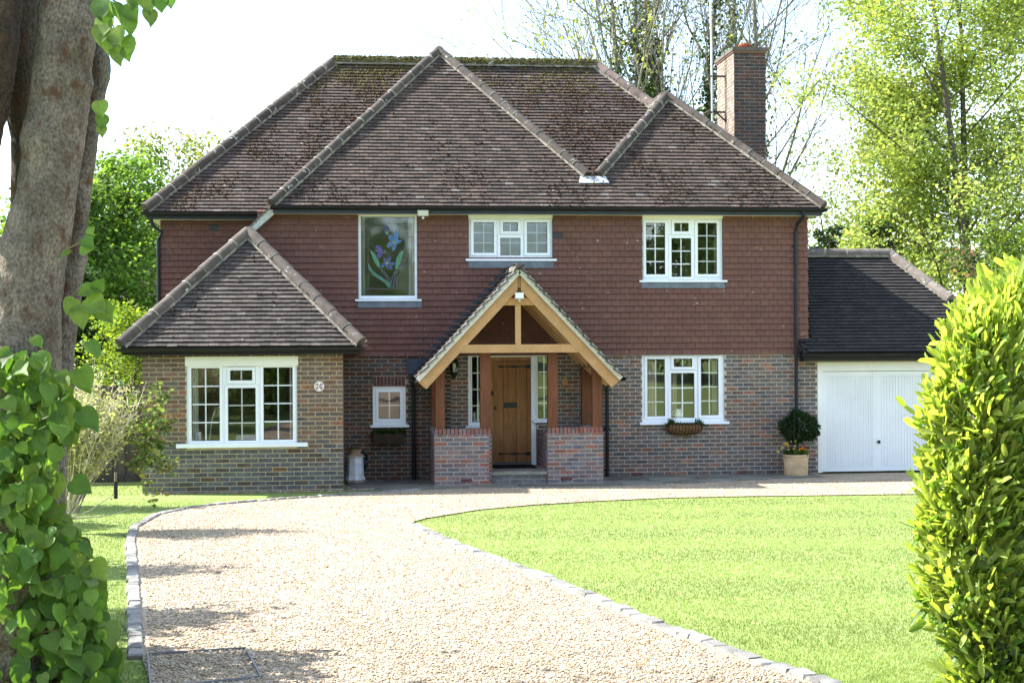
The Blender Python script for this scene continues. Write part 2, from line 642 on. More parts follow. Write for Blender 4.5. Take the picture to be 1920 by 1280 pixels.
def hip_run(pA, pB, parent, mortar, r=0.115, L=0.37, base=(.115, .095, .085), rng=RNG, name='hip_tile', mossy=None, drop=0.0):
    """half-round tiles from the top pA to the bottom pB"""
    pA, pB = Vector(pA), Vector(pB)
    tot = (pB - pA).length
    n = max(1, round(tot / L))
    a = (pB - pA) / tot
    sd = a.cross(Vector((0, 0, 1))).normalized()
    up = sd.cross(a).normalized()
    if up.z < 0: up = -up
    L = tot / n
    K = 9
    for i in range(n):
        s0, s1 = i * L, (i + 1) * L
        mb = MB()
        vs = []
        wob = Vector(rng.normal(0, .004, 3))
        for (s, rr) in ((s0 - .02, r * .93), (s1, r * 1.03)):
            for k in range(K):
                t = math.radians(-112 + 224 * k / (K - 1))
                vs.append(pA + a * s + wob + (sd * math.sin(t) + up * math.cos(t)) * rr + up * drop)
        fs = [(k, k + 1, K + k + 1, K + k) for k in range(K - 1)] + [tuple(range(K)), tuple(range(2 * K - 1, K - 1, -1))]
        mb.add(vs, fs)
        c = np.array(base) * rng.uniform(.85, 1.2)
        if mossy and rng.random() < mossy: c = c * .6 + np.array([.09, .08, .02])
        mb.build(name, M_hip, parent, color=tuple(c), smooth='auto')
        if i > 0:
            vs = []
            for (s, rr) in ((s0 - .006, r * 1.045), (s0 + .008, r * 1.0)):
                for k in range(K):
                    t = math.radians(-112 + 224 * k / (K - 1))
                    vs.append(pA + a * s + (sd * math.sin(t) + up * math.cos(t)) * rr + up * drop)
            mortar.add(vs, [(k, k + 1, K + k + 1, K + k) for k in range(K - 1)] + [tuple(range(K)), tuple(range(2 * K - 1, K - 1, -1))], (.34, .32, .28))
    # bedding mortar showing along both sides
    for sgn in (-1, 1):
        prev = None
        st = int(tot / .09)
        for i in range(st):
            q = pA + a * (i + .5) * (tot / st) + sd * sgn * (r * .96) - up * (r * .42) + up * drop
            mortar.bar(q - a * .05, q + a * .05, .012 + rng.uniform(0, .022), .03 + rng.uniform(0, .02), up, tuple(np.array([.20, .18, .15]) * rng.uniform(.6, 1.2)))


def gutter(mb, p0, p1, r=0.058, col=(.012, .012, .014)):
    p0, p1 = Vector(p0), Vector(p1)
    a = (p1 - p0).normalized()
    sd = a.cross(Vector((0, 0, 1))).normalized()
    vs = []
    K = 9
    for p in (p0, p1):
        for k in range(K):
            t = math.pi + math.pi * k / (K - 1)
            vs.append(p + sd * math.cos(t) * r + Vector((0, 0, 1)) * math.sin(t) * r)
        for k in range(K):
            t = 2 * math.pi - math.pi * k / (K - 1)
            vs.append(p + sd * math.cos(t) * (r - .006) + Vector((0, 0, 1)) * (math.sin(t) * (r - .006)))
    n = 2 * K
    fs = [(k, (k + 1) % n, n + (k + 1) % n, n + k) for k in range(n)]
    fs += [tuple(range(n)), tuple(range(2 * n - 1, n - 1, -1))]
    mb.add(vs, fs, col)
    L = (p1 - p0).length
    if L > .3:
        for i in range(int(L / .9) + 1):
            q = p0 + a * min(.15 + i * .9, L - .03)
            gutter(mb, q - a * .012, q + a * .012, r * 1.07, col)

# ================================================================== GROUND
def draped(name, poly, dz, material, color, ybands=1.0, parent=None, kind='structure'):
    bm = bmesh.new()
    vs = [bm.verts.new((p[0], p[1], 0)) for p in poly]
    es = [bm.edges.new((vs[i], vs[(i + 1) % len(vs)])) for i in range(len(vs))]
    bmesh.ops.triangle_fill(bm, use_beauty=True, edges=es)
    ys = [p[1] for p in poly]
    y = math.floor(min(ys))
    while y < max(ys):
        g = bm.verts[:] + bm.edges[:] + bm.faces[:]
        bmesh.ops.bisect_plane(bm, geom=g, dist=1e-5, plane_co=(0, y, 0), plane_no=(0, 1, 0))
        y += ybands
    for v in bm.verts:
        v.co.z = gz(v.co.y) + dz
    bmesh.ops.recalc_face_normals(bm, faces=bm.faces)
    for f in bm.faces:
        if f.normal.z < 0: f.normal_flip()
    me = bpy.data.meshes.new(name)
    bm.to_mesh(me)
    bm.free()
    o = link_mesh(name, me, material, parent, Vector((0, 0, 0)), color)
    o['kind'] = kind
    return o


M_soil = mat('turf', rough=0.95, var=0.10, scale=0.8, fine=0.12, fscale=25, bump=0.3, bscale=60, bdist=0.02, tint=(.21, .26, .082), tscale=14, tlo=.45, thi=.7)
LAWN_C = (.19, .245, .068)
bm = bmesh.new()
ys = [-400, -200, -120, -80, -60, -50, -44, -40] + list(range(-38, 2, 2)) + [0, 4, 10, 30, 80, 200, 600]
xs = [-600, -200, -60, -25, -12, -6, 0, 6, 12, 25, 60, 200, 600]
gv = [[bm.verts.new((x, y, gz(max(y, -80)) - .004)) for x in xs] for y in sorted(set(ys))]
for i in range(len(gv) - 1):
    for j in range(len(xs) - 1):
        bm.faces.new((gv[i][j], gv[i][j + 1], gv[i + 1][j + 1], gv[i + 1][j]))
me = bpy.data.meshes.new('ground')
bm.to_mesh(me)
bm.free()
ground = link_mesh('ground', me, M_soil, None, Vector((0, 0, 0)), LAWN_C)
ground['kind'] = 'structure'

# gravel drive outline from the photograph's edges
Lk_ = [(284, 1290), (266, 1235), (263, 1160), (258, 1080), (252, 1015), (258, 990), (300, 966), (370, 951), (520, 938), (650, 929), (780, 921)]
Rk_ = [(770, 985), (800, 1002), (880, 1036), (1000, 1080), (1100, 1122), (1200, 1165), (1300, 1203), (1400, 1240), (1480, 1266), (1560, 1296)]
Tk_ = [(778, 978), (800, 972), (900, 956), (1000, 947), (1100, 941), (1250, 934), (1400, 931), (1560, 929), (1712, 927), (1790, 926)]
Lk = [G(*p) for p in Lk_]
Rk = [G(*p) for p in Rk_]
Tk = [G(*p) for p in Tk_]
KERB_L = [Vector((Lk[0].x - .25, -36, 0)), Vector((Lk[0].x - .05, -22, 0))] + Lk
KERB_R = Rk + [Vector((Rk[-1].x + .8, -20.5, 0)), Vector((Rk[-1].x + 1.9, -36, 0))]
pav_front = [Vector((1.75, -2.15, 0)), Vector((4.6, -2.12, 0)), Vector((5.6, -1.6, 0)), Vector((6.8, -1.05, 0)), Vector((7.9, -.55, 0)), Vector((8.62, -.05, 0)), Vector((14.5, -.05, 0)), Vector((14.5, -3.2, 0))]
drive_poly = [(p.x, p.y) for p in KERB_L] + [(p.x, p.y) for p in pav_front] + [(p.x, p.y) for p in reversed(Tk)] + [(p.x, p.y) for p in KERB_R]


def gravel_mat():
    m = bpy.data.materials.new('gravel')
    m.use_nodes = True
    N, Lq = m.node_tree.nodes, m.node_tree.links
    b = N['Principled BSDF']
    b.inputs['Roughness'].default_value = .9
    b.inputs['Specular IOR Level'].default_value = .2
    geo = N.new('ShaderNodeNewGeometry')
    vo = N.new('ShaderNodeTexVoronoi')
    vo.inputs['Scale'].default_value = 62
    Lq.new(geo.outputs['Position'], vo.inputs['Vector'])
    rp = N.new('ShaderNodeValToRGB')
    e = rp.color_ramp.elements
    e[0].position = 0; e[0].color = (.18, .12, .07, 1)
    e[1].position = 1; e[1].color = (.52, .44, .33, 1)
    for ps, c in ((.25, (.33, .25, .155, 1)), (.5, (.41, .33, .23, 1)), (.75, (.27, .225, .18, 1))):
        k = e.new(ps); k.color = c
    sp = N.new('ShaderNodeSeparateColor')
    Lq.new(vo.outputs['Color'], sp.inputs[0])
    Lq.new(sp.outputs[0], rp.inputs[0])
    nz = N.new('ShaderNodeTexNoise'); nz.inputs['Scale'].default_value = 1.3; nz.inputs['Detail'].default_value = 4
    Lq.new(geo.outputs['Position'], nz.inputs['Vector'])
    mr = N.new('ShaderNodeMapRange'); mr.inputs['From Min'].default_value = .3; mr.inputs['From Max'].default_value = .7
    mr.inputs['To Min'].default_value = .82; mr.inputs['To Max'].default_value = 1.12
    Lq.new(nz.outputs['Fac'], mr.inputs['Value'])
    sc = N.new('ShaderNodeVectorMath'); sc.operation = 'SCALE'
    Lq.new(rp.outputs[0], sc.inputs[0]); Lq.new(mr.outputs[0], sc.inputs['Scale'])
    Lq.new(sc.outputs[0], b.inputs['Base Color'])
    inv = N.new('ShaderNodeMath'); inv.operation = 'SUBTRACT'; inv.inputs[0].default_value = .6
    Lq.new(vo.outputs['Distance'], inv.inputs[1])
    bp = N.new('ShaderNodeBump'); bp.inputs['Strength'].default_value = .6; bp.inputs['Distance'].default_value = .015
    Lq.new(inv.outputs[0], bp.inputs['Height'])
    Lq.new(bp.outputs[0], b.inputs['Normal'])
    return m


drive = draped('driveway', drive_poly, .012, gravel_mat(), (0, 0, 0))

# paving flags in front of the house
paving = draped('paving', [(-.1, -2.3), (1.7, -2.24), (4.7, -2.2), (8.7, -.9), (8.7, .0), (-.1, .0)], .002, M_mortar, (.16, .15, .12))
rng = np.random.default_rng(11)
yrow = -.02
for r, dep in enumerate((.5, .62, .5, .55)):
    x = -.05 + (0.0, -.3, -.15, -.4)[r]
    y1, y0 = yrow, yrow - dep
    while x < 8.6:
        wd = rng.choice([.6, .75, .9])
        a, b = max(x, -.05), min(x + wd, 8.6)
        xm = (a + b) / 2
        lim = -2.2 if xm < 4.7 else -2.2 + (xm - 4.7) * .33
        yy0 = max(y0, lim)
        if b - a > .1 and y1 - yy0 > .12:
            mb = MB()
            h = .018 + rng.uniform(0, .008)
            z = gz((y1 + yy0) / 2)
            mb.box(a + .008, b - .008, yy0 + .008, y1 - .008, z - .02, z + h)
            c = np.array([.15, .145, .12]) * rng.uniform(.75, 1.2)
            mb.build('flagstone', M_flag, paving, color=tuple(c))
        x += wd
    yrow -= dep


# granite sett kerbs
def setts(name, pts, side, label, skip_below=None):
    pts = [Vector((p.x, p.y, 0)) for p in pts]
    cum = [0]
    for a, b in zip(pts[:-1], pts[1:]): cum.append(cum[-1] + (b - a).length)

    def at(s):
        for i in range(len(pts) - 1):
            if s <= cum[i + 1]:
                t = (s - cum[i]) / (cum[i + 1] - cum[i])
                return pts[i].lerp(pts[i + 1], t), (pts[i + 1] - pts[i]).normalized()
        return pts[-1], (pts[-1] - pts[-2]).normalized()
    p0, _ = at(cum[-1] * .5)
    root = thing(name, (p0.x, p0.y, gz(p0.y)), label, 'kerb')
    r = np.random.default_rng(len(pts))
    bed = MB()
    s = .02
    while s < cum[-1]:
        L = r.uniform(.15, .25)
        p, d = at(s + L / 2)
        nrm = Vector((-d.y, d.x, 0)) * side
        wd = r.uniform(.09, .115)
        c = p + nrm * (wd / 2 - .01)
        z = gz(c.y)
        mb = MB()
        ang = math.atan2(d.y, d.x) + r.normal(0, .05)
        ux = Vector((math.cos(ang), math.sin(ang), 0)); uy = Vector((-ux.y, ux.x, 0))
        l2, w2, h = L / 2 - .008, wd / 2, .034 + r.uniform(-.008, .010)
        vs = []
        for (zz, k) in ((-.05, 1.0), (h - .014, 1.0), (h, .86)):
            for (i, j) in ((-1, -1), (1, -1), (1, 1), (-1, 1)):
                q = c + ux * (l2 * i * k * r.uniform(.95, 1.04)) + uy * (w2 * j * k * r.uniform(.94, 1.05))
                vs.append((q.x, q.y, z + zz + r.normal(0, .003)))
        fs = [(3, 2, 1, 0), (8, 9, 10, 11)]
        for lv in (0, 4):
            for i in range(4):
                fs.append((lv + i, lv + (i + 1) % 4, lv + 4 + (i + 1) % 4, lv + 4 + i))
        mb.add(vs, fs)
        g = r.uniform(.14, .25)
        mb.build('sett', M_stone, root, color=(g * 1.02, g * .98, g * .9))
        q0, q1 = p - d * (L / 2), p + d * (L / 2)
        o2 = nrm * (wd / 2 - .01)
        bed.bar(Vector((q0.x + o2.x, q0.y + o2.y, gz(q0.y) + .005)), Vector((q1.x + o2.x, q1.y + o2.y, gz(q1.y) + .005)), wd * .94, .03, (0, 0, 1), (.2, .18, .15))
        s += L
    bed.build('bedding', M_mortar, root)
    return root


i0 = 2
setts('kerb', [Vector((Lk[1].x, Lk[1].y, 0))] + Lk[2:], 1, 'low granite sett kerb between the gravel drive and the left-hand grass')
setts('kerb', KERB_R[:-1], 1, 'curved granite sett kerb edging the big front lawn')

# ================================================================== HOUSE
house = thing('detached_house', (3.0, .5, 0), 'two storey brick and tile hung house with hipped brown tiled roofs', 'house')
# key places -----------------------------------------------------------------
YE, ZE, TP = -.35, 5.0, 1.045            # front eaves line, height, roof slope


def on_front(px, py, y0=YE, z0=ZE, t=TP):
    v = ray(px, py)
    # z0 + t*(y-y0) = cam.z + v.z*s ; y = cam.y + v.y*s
    s = (CAM.z - z0 - t * (CAM.y - y0)) / (t * v.y - v.z)
    return CAM + v * s


A1 = on_front(823, 100)
A2 = on_front(1250, 184)
VV = on_front(1111, 334)
FL = on_front(509, 386); FL = Vector((FL.x, YE, ZE))
FR = on_front(1543, 388); FR = Vector((FR.x, YE, ZE))
YM = 1.0                                    # eaves of the set-back left part
ML = P(272, 400, YM); ML = Vector((ML.x, YM, ZE))
RL = on_front(625, 122, YM, ZE); RR = on_front(1118, 125, YM, ZE)
ZR = (RL.z + RR.z) / 2
YR = YM + (ZR - ZE) / TP
RL = Vector((RL.x, YR, ZR)); RR = Vector((RR.x, YR, ZR))
YB = 2 * YR - YM
print('roof', A1, A2, VV, FL, FR, ML, RL, RR)


def yM(z): return YM + (z - ZE) / TP


A1b = Vector((A1.x, YR, ZR))
VVb = Vector((VV.x, yM(VV.z), VV.z))
A2b = Vector((A2.x, yM(A2.z), A2.z))
FLb = Vector((FL.x, YM, ZE))
roof = MB()
planes = {
    'front': [FL, FR, A2, VV, A1],
    'left1': [FL, A1, A1b, FLb],
    'right1': [A1, VV, VVb, A1b],
    'left2': [VV, A2, A2b, VVb],
    'mainL': [ML, FLb, A1b, RL],
    'mainR': [A1b, VVb, A2b, RR],
    'right': [FR, Vector((FR.x, YB, ZE)), RR, A2b, A2],
    'lefthip': [ML, RL, Vector((ML.x, YB, ZE))],
    'back': [Vector((ML.x, YB, ZE)), RL, RR, Vector((FR.x, YB, ZE))],
}
for k, poly in planes.items():
    slab(roof, poly, .05, (.05, .045, .04))
main_roof = roof.build('roof', M_tile, house)

pal_roof = [(.070, .050, .041), (.058, .043, .036), (.080, .056, .045), (.048, .037, .031), (.063, .048, .042), (.084, .060, .049)]
rt = np.random.default_rng(21)


def roofcol(uu, vv):
    c = np.array(pal_roof[rt.choice(len(pal_roof))]) * rt.uniform(.85, 1.15)
    if rt.random() < .012: c = np.array([.115, .10, .092])
    return tuple(c)


tp = Pieces(TILE_V, TILE_F)
for k, poly in planes.items():
    lay_tiles(tp, poly, roofcol, rt)
tp.joined('roof_tiles', M_tile, main_roof)
mort = MB()
hip_run(A1 + Vector((0, -.02, .05)), FL + Vector((0, -.02, .05)), main_roof, mort, r=.092, base=(.056, .045, .038))
hip_run(A1 + Vector((0, -.02, .05)), VV + Vector((-.1, -.02, .06)), main_roof, mort, r=.092, base=(.056, .045, .038))
hip_run(A2 + Vector((0, -.02, .05)), VV + Vector((.1, -.02, .06)), main_roof, mort, r=.092, base=(.056, .045, .038))
hip_run(A2 + Vector((0, -.02, .05)), FR + Vector((0, -.02, .05)), main_roof, mort, r=.092, base=(.056, .045, .038))
hip_run(RL + Vector((0, 0, .04)), ML + Vector((0, 0, .05)), main_roof, mort, base=(.06, .047, .037))
hip_run(RL + Vector((0, 0, .05)), RR + Vector((0, 0, .05)), main_roof, mort, base=(.085, .074, .042), name='ridge_tile')
hip_run(RR + Vector((0, 0, .05)), A2b + Vector((0, 0, .05)), main_roof, mort, base=(.11, .082, .07))
hip_run(A1 + Vector((0, .05, .05)), A1b + Vector((0, 0, .05)), main_roof, mort, name='ridge_tile')
hip_run(A2 + Vector((0, .05, .05)), A2b + Vector((0, 0, .05)), main_roof, mort, name='ridge_tile')
mort.build('mortar_joints', M_mortar, main_roof)
# lead saddle at the valley foot
ld = MB()
u, v, n = plane_frame(planes['front'])
for sgn in (-1, 1):
    q = VV + Vector((sgn * .15, 0, 0)) - v * .12 + n * .055
    ld.add([q + u * (-.14) - v * .08, q + u * .14 - v * .08, q + u * (.14 - sgn * .05) + v * .11, q + u * (-.14 - sgn * .05) + v * .11,
            q + u * (-.14) - v * .08 - n * .01, q + u * .14 - v * .08 - n * .01, q + u * (.14 - sgn * .05) + v * .11 - n * .01, q + u * (-.14 - sgn * .05) + v * .11 - n * .01],
           [(0, 1, 2, 3), (7, 6, 5, 4), (0, 4, 5, 1), (1, 5, 6, 2), (2, 6, 7, 3), (3, 7, 4, 0)], (.42, .44, .45))
ld.build('lead_saddle', M_lead, main_roof)

# moss cushions on the tiles
mrng = np.random.default_rng(5)
ms = Pieces(ICO_V * (1 + .25 * np.random.default_rng(2).normal(size=(12, 1))), ICO_F)


def moss_on(poly, n, dens, cfn, big=1.0):
    u, v, nn = plane_frame(poly)
    o = min((Vector(q) for q in poly), key=lambda q: q.z)
    p2 = [((Vector(q) - o).dot(u), (Vector(q) - o).dot(v)) for q in poly]
    ulo, uhi = min(q[0] for q in p2), max(q[0] for q in p2)
    vhi = max(q[1] for q in p2)
    done = 0
    tries = 0
    while done < n and tries < n * 40:
        tries += 1
        a, b = mrng.uniform(ulo, uhi), mrng.uniform(0, vhi)
        if not in_poly(a, b, p2): continue
        W = o + u * a + v * b
        if mrng.random() > dens(W, b / vhi): continue
        for _ in range(mrng.integers(1, 6)):
            aa, bb = a + mrng.normal(0, .07), b + mrng.normal(0, .035)
            bb = round(bb / .1) * .1 - .012 + mrng.normal(0, .01)
            if not in_poly(aa, bb + .02, p2): continue
            s = mrng.uniform(.012, .036) * big
            q = o + u * aa + v * bb + nn * .034
            M_ = np.stack([np.array(u) * s * mrng.uniform(.9, 1.8), np.array(v) * s * mrng.uniform(.6, 1), np.array(nn) * s * mrng.uniform(.4, .8)], 1)
            ms.add(q, M_, cfn(W, b / vhi))
            done += 1


def brown(W, t):
    return tuple(np.array([.030, .018, .011]) * mrng.uniform(.6, 1.6))


def ridgegreen(W, t):
    k = max(0, (t - .72) / .28)
    if mrng.random() < k: return tuple(np.array([.075, .062, .016]) * mrng.uniform(.6, 1.5))
    return tuple(np.array([.042, .023, .011]) * mrng.uniform(.6, 1.5))


def noisy(W, sc=1.1, ph=0.0):
    from mathutils import noise as mn
    return max(0, mn.noise(Vector((W.x * sc + ph, W.y * sc, W.z * sc))) + .35)


moss_on(planes['front'], 2300, lambda W, t: noisy(W) * (.25 + .75 * (W.x > 5.2) + .6 * (t < .22)) * (1.1 - t), brown)
moss_on(planes['mainL'], 3400, lambda W, t: noisy(W, 1.4, 3) * (.4 + .9 * t * t), ridgegreen)
moss_on(planes['mainR'], 3600, lambda W, t: noisy(W, 1.4, 7) * (.4 + .9 * t * t), ridgegreen)

# bay roof ----------------------------------------------------------------
YBE = -2.45
BL = P(226, 652, YBE); BR = P(678, 648, YBE)
ZB = (BL.z + BR.z) / 2
BL = Vector((BL.x, YBE, ZB)); BR = Vector((BR.x, YBE, ZB))
BT = 1.087
BA = on_front(465, 440, YBE, ZB, BT)
print('bay', BL, BR, BA)
bplanes = {
    'front': [BL, BR, BA],
    'left': [BL, BA, Vector((BA.x, 1.35, BA.z)), Vector((BL.x, 1.35, ZB))],
    'right': [BR, BA, Vector((BA.x, 0, BA.z)), Vector((BR.x, 0, ZB))],
}
br_ = MB()
for poly in bplanes.values(): slab(br_, poly, .05, (.05, .045, .04))
bay_roof = br_.build('bay_roof', M_tile, house)
pal_bay = [(.068, .054, .046), (.057, .046, .040), (.078, .063, .053), (.049, .041, .036), (.085, .069, .059)]


def baycol(uu, vv):
    return tuple(np.array(pal_bay[rt.choice(len(pal_bay))]) * rt.uniform(.85, 1.15))


tb = Pieces(TILE_V, TILE_F)
lay_tiles(tb, bplanes['front'], baycol, rt, wob=1.3)
nfront = len(tb.pos)
lay_tiles(tb, bplanes['left'], baycol, rt)
lay_tiles(tb, bplanes['right'], baycol, rt)
order = list(range(nfront))[:300]
tb.singles('roof_tile', M_tile, bay_roof, order)
tb.joined('roof_tiles', M_tile, bay_roof, [i for i in range(len(tb.pos)) if i not in set(order)])
print('bay tiles', nfront)
mort = MB()
hip_run(BA + Vector((0, -.02, .05)), BL + Vector((0, 0, .05)), bay_roof, mort, r=.108, L=.42, base=(.08, .065, .053))
hip_run(BA + Vector((0, -.02, .05)), BR + Vector((0, 0, .05)), bay_roof, mort, r=.108, L=.42, base=(.074, .06, .05))
hip_run(BA + Vector((0, .05, .05)), Vector((BA.x, 1.3, BA.z + .05)), bay_roof, mort, name='ridge_tile')
mort.build('mortar_joints', M_mortar, bay_roof)
moss_on(bplanes['front'], 130, lambda W, t: noisy(W, 1.2, 2), brown)
for i in range(900):
    t = mrng.random(); a_ = mrng.uniform(-1.9, 1.0)
    q = RL.lerp(RR, t) + Vector((0, math.sin(a_) * .12, .05 + math.cos(a_) * .12))
    s_ = mrng.uniform(.012, .03)
    ms.add(q, np.diag([s_ * 1.6, s_, s_ * .7]), tuple(np.array([.10, .09, .025]) * mrng.uniform(.6, 1.4)))
ms.joined('moss', M_moss, main_roof)
# hip irons
for p, sx in ((BR, 1), (FL, -1), (VV + Vector((-.1, 0, .1)), 1), (VV + Vector((.1, 0, .1)), -1)):
    hi = MB()
    c = p + Vector((sx * .09, -.1, .06))
    hi.tube([p + Vector((0, -.1, .0)), c + Vector((0, 0, -.05)), c + Vector((sx * .03, 0, 0)), c + Vector((0, 0, .035)), c + Vector((-sx * .025, 0, .01))], .008, 6, (.16, .08, .05))
    hi.build('hip_iron', M_iron, bay_roof)

# catslide verge at the left end of the front roof
cs = MB()
c0 = P(509, 396, -.12); c1 = P(474, 432, -.12)
sl = (c1 - c0)
for i in range(6):
    t0, t1 = i / 6, (i + 1.9) / 6
    a_, b_ = c0 + sl * t0, c0 + sl * min(t1, 1.05)
    cs.bar(a_ + Vector((-.03, .35, .035)), b_ + Vector((-.05, .35, .075)), .9, .014, (0, 0, 1), (.11, .10, .09))
cs.build('catslide_tiles', M_tile, house)
cm = MB()
cm.prism([c0 + Vector((.06, -.09, -.05)), c0 + Vector((-.04, -.09, .05)), c1 + Vector((-.06, -.09, .06)), c1 + Vector((.02, -.09, -.03))], (0, .8, 0), (.40, .42, .38))
cm.build('catslide_bedding', M_mortar, house)

# openings on the front wall (Y = 0) ----------------------------------------


def rect(x0, y0, x1, y1, Y):
    a, b = P(x0, (y0 + y1) / 2, Y), P(x1, (y0 + y1) / 2, Y)
    c, d = P((x0 + x1) / 2, y0, Y), P((x0 + x1) / 2, y1, Y)
    return (a.x, b.x, d.z, c.z)


W_st = rect(672, 401, 782, 561, 0)
W_um = rect(879, 409, 1036, 486, 0)
W_ur = rect(1204, 409, 1355, 526, 0)
W_lr = rect(1204, 665, 1358, 792, 0)
W_sm = rect(699, 724, 761, 797, 0)
W_sl = rect(878, 666, 914, 798, 0)
W_dr = rect(914, 665, 1006, 878, 0)
W_sr = rect(1004, 665, 1038, 788, 0)
Y_BAY = -2.2
W_bay = rect(350, 686, 557, 834, Y_BAY)
ZTH = P(1000, 665.5, 0).z                  # foot of the tile hanging
X0F, X1F = P(483, 500, 0).x, P(1512, 560, 0).x
XBL, XBR = P(267, 780, Y_BAY).x, P(643, 780, Y_BAY).x
XRL = P(303, 480, 1.35).x
X1B = P(1532, 780, 0).x
ops_all = [W_st, W_um, W_ur, W_lr, W_sm, W_sl, W_dr, W_sr]
ops_low = [W_lr, W_sm, W_sl, W_dr, W_sr]
ops_up = [W_st, W_um, W_ur]
print('wall', X0F, X1F, XBL, XBR, ZTH, X1B)

wl = MB()
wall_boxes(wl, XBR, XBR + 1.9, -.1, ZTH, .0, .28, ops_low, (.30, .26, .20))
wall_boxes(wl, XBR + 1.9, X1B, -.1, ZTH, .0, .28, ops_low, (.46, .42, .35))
front_wall = wl.build('brick_wall', M_mortar, house)
wl = MB()
wall_boxes(wl, X0F, X1F, ZTH, ZE - .02, .0, .28, ops_up, (.06, .035, .03))
wl.box(XRL, X0F + .3, 1.35, 1.6, 0, ZE - .02, (.06, .035, .03))
wl.box(XRL, XRL + .25, 1.6, YB - .3, 0, ZE - .02, (.06, .035, .03))
wl.box(X1F - .25, X1F, .28, YB - .3, 0, ZE - .02, (.06, .035, .03))
wl.box(X0F, X0F + .25, .28, 1.36, 0, ZE - .02, (.06, .035, .03))
wl.box(XRL, X1F, YB - .5, YB - .3, 0, ZE - .02, (.06, .035, .03))
upper_wall = wl.build('tile_hung_wall', M_mortar, house)
# rooms behind the windows
rm = MB()
rm.box(X0F + .3, X1F - .3, .3, YB - .55, 2.42, 2.5, (.30, .28, .26))
rm.box(X0F + .3, X1F - .3, .3, YB - .55, .1, .16, (.14, .09, .06))
rm.box(X0F + .3, X1F - .3, 3.2, 3.25, .16, 4.95, (.36, .34, .31))
for xx in (1.55, 4.35): rm.box(xx, xx + .06, .3, 3.2, .16, 4.95, (.33, .31, .28))
rm.box(X0F + .3, X1F - .3, .3, YB - .55, 4.95, 4.98, (.5, .5, .48))
rm.box(XBL + .3, XBR - .3, Y_BAY + .3, 0.3, 2.36, 2.4, (.4, .39, .36))
rm.box(XBL + .3, XBR - .3, Y_BAY + .3, 0.3, .1, .16, (.14, .09, .06))
rm.box(XBL + .3, XBR - .3, .9, .95, .16, 2.4, (.20, .18, .15))
rm.build('rooms', M_room, house)

# bricks -------------------------------------------------------------------
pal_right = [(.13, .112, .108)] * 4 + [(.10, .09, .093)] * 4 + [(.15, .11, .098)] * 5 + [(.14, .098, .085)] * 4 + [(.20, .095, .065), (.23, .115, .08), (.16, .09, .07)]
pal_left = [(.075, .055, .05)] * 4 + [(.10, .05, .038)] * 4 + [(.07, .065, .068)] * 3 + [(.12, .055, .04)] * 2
pal_bayb = [(.13, .098, .08)] * 5 + [(.15, .105, .08)] * 5 + [(.105, .092, .085)] * 3 + [(.16, .092, .066)] * 4 + [(.21, .10, .06)]
pal_porch = [(.17, .135, .14)] * 4 + [(.20, .13, .125)] * 4 + [(.14, .13, .15)] * 4 + [(.24, .11, .09)] * 3
rb = np.random.default_rng(3)
hb = Pieces(CUBE_V, CUBE_F)
YF = 0.0
bay_mb = MB()
wall_boxes(bay_mb, XBL, XBR, -.1, ZB + .02, Y_BAY, Y_BAY + .25, [W_bay], (.47, .39, .25))
bay_mb.box(XBL, XBL + .25, Y_BAY + .25, 1.35, -.1, ZB + .02, (.47, .39, .25))
bay_mb.box(XBR - .25, XBR, Y_BAY + .25, .28, -.1, ZB + .02, (.47, .39, .25))
bay_wall = bay_mb.build('bay_wall', M_mortar, house)
bb = Pieces(CUBE_V, CUBE_F)
lay_bricks(bb, (XBL, Y_BAY), (1, 0), (0, -1), XBR - XBL, -.06, ZB + .02, .2375, .0762, [(a - XBL, b - XBL, c - .03, d + .1) for (a, b, c, d) in [W_bay]], pal_bayb, rb, bottom_dark=.78)
bpos = np.array(bb.pos)
vis = [i for i in range(len(bb.pos)) if bpos[i][2] > .04]
bay_single = sorted(vis, key=lambda i: -bpos[i][2])[:300]
bb.singles('brick', M_brick, bay_wall, bay_single)
rest = [i for i in range(len(bb.pos)) if i not in set(bay_single)]
for i in rest: hb.pos.append(bb.pos[i]); hb.M.append(bb.M[i]); hb.col.append(bb.col[i])
print('bay bricks', len(bb.pos))
lay_bricks(hb, (XBR, 0), (0, -1), (1, 0), 2.2, -.06, ZB + .02, .2375, .0762, [], pal_bayb, rb)
lay_bricks(hb, (XBL, 1.35), (0, -1), (-1, 0), 3.55, -.06, ZB + .02, .2375, .0762, [], pal_bayb, rb)
XSPL = P(845, 700, 0).x
sold = rect(700, 705, 760, 724, 0)
ol = [(a - XBR, b - XBR, c, d) for (a, b, c, d) in ops_low] + [(sold[0] - XBR, sold[1] - XBR, sold[2], sold[3])]
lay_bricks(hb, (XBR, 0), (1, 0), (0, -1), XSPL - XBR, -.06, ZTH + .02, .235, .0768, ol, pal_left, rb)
orr = [(a - XSPL, b - XSPL, c, d) for (a, b, c, d) in ops_low]
lay_bricks(hb, (XSPL, 0), (1, 0), (0, -1), X1B - XSPL, -.045, ZTH + .02, .2165, .0749, orr, pal_right, rb)
# soldier course over the small window
ns = 9
for i in range(ns):
    a = sold[0] + (sold[1] - sold[0]) * i / ns
    b = sold[0] + (sold[1] - sold[0]) * (i + 1) / ns - .01
    hb.add(((a + b) / 2, .018, (sold[2] + sold[3]) / 2), np.diag([b - a, .05, sold[3] - sold[2] - .012]), tuple(np.array([.10, .045, .04]) * rb.uniform(.8, 1.2)))
hb.joined('brick_courses', M_brick, front_wall)
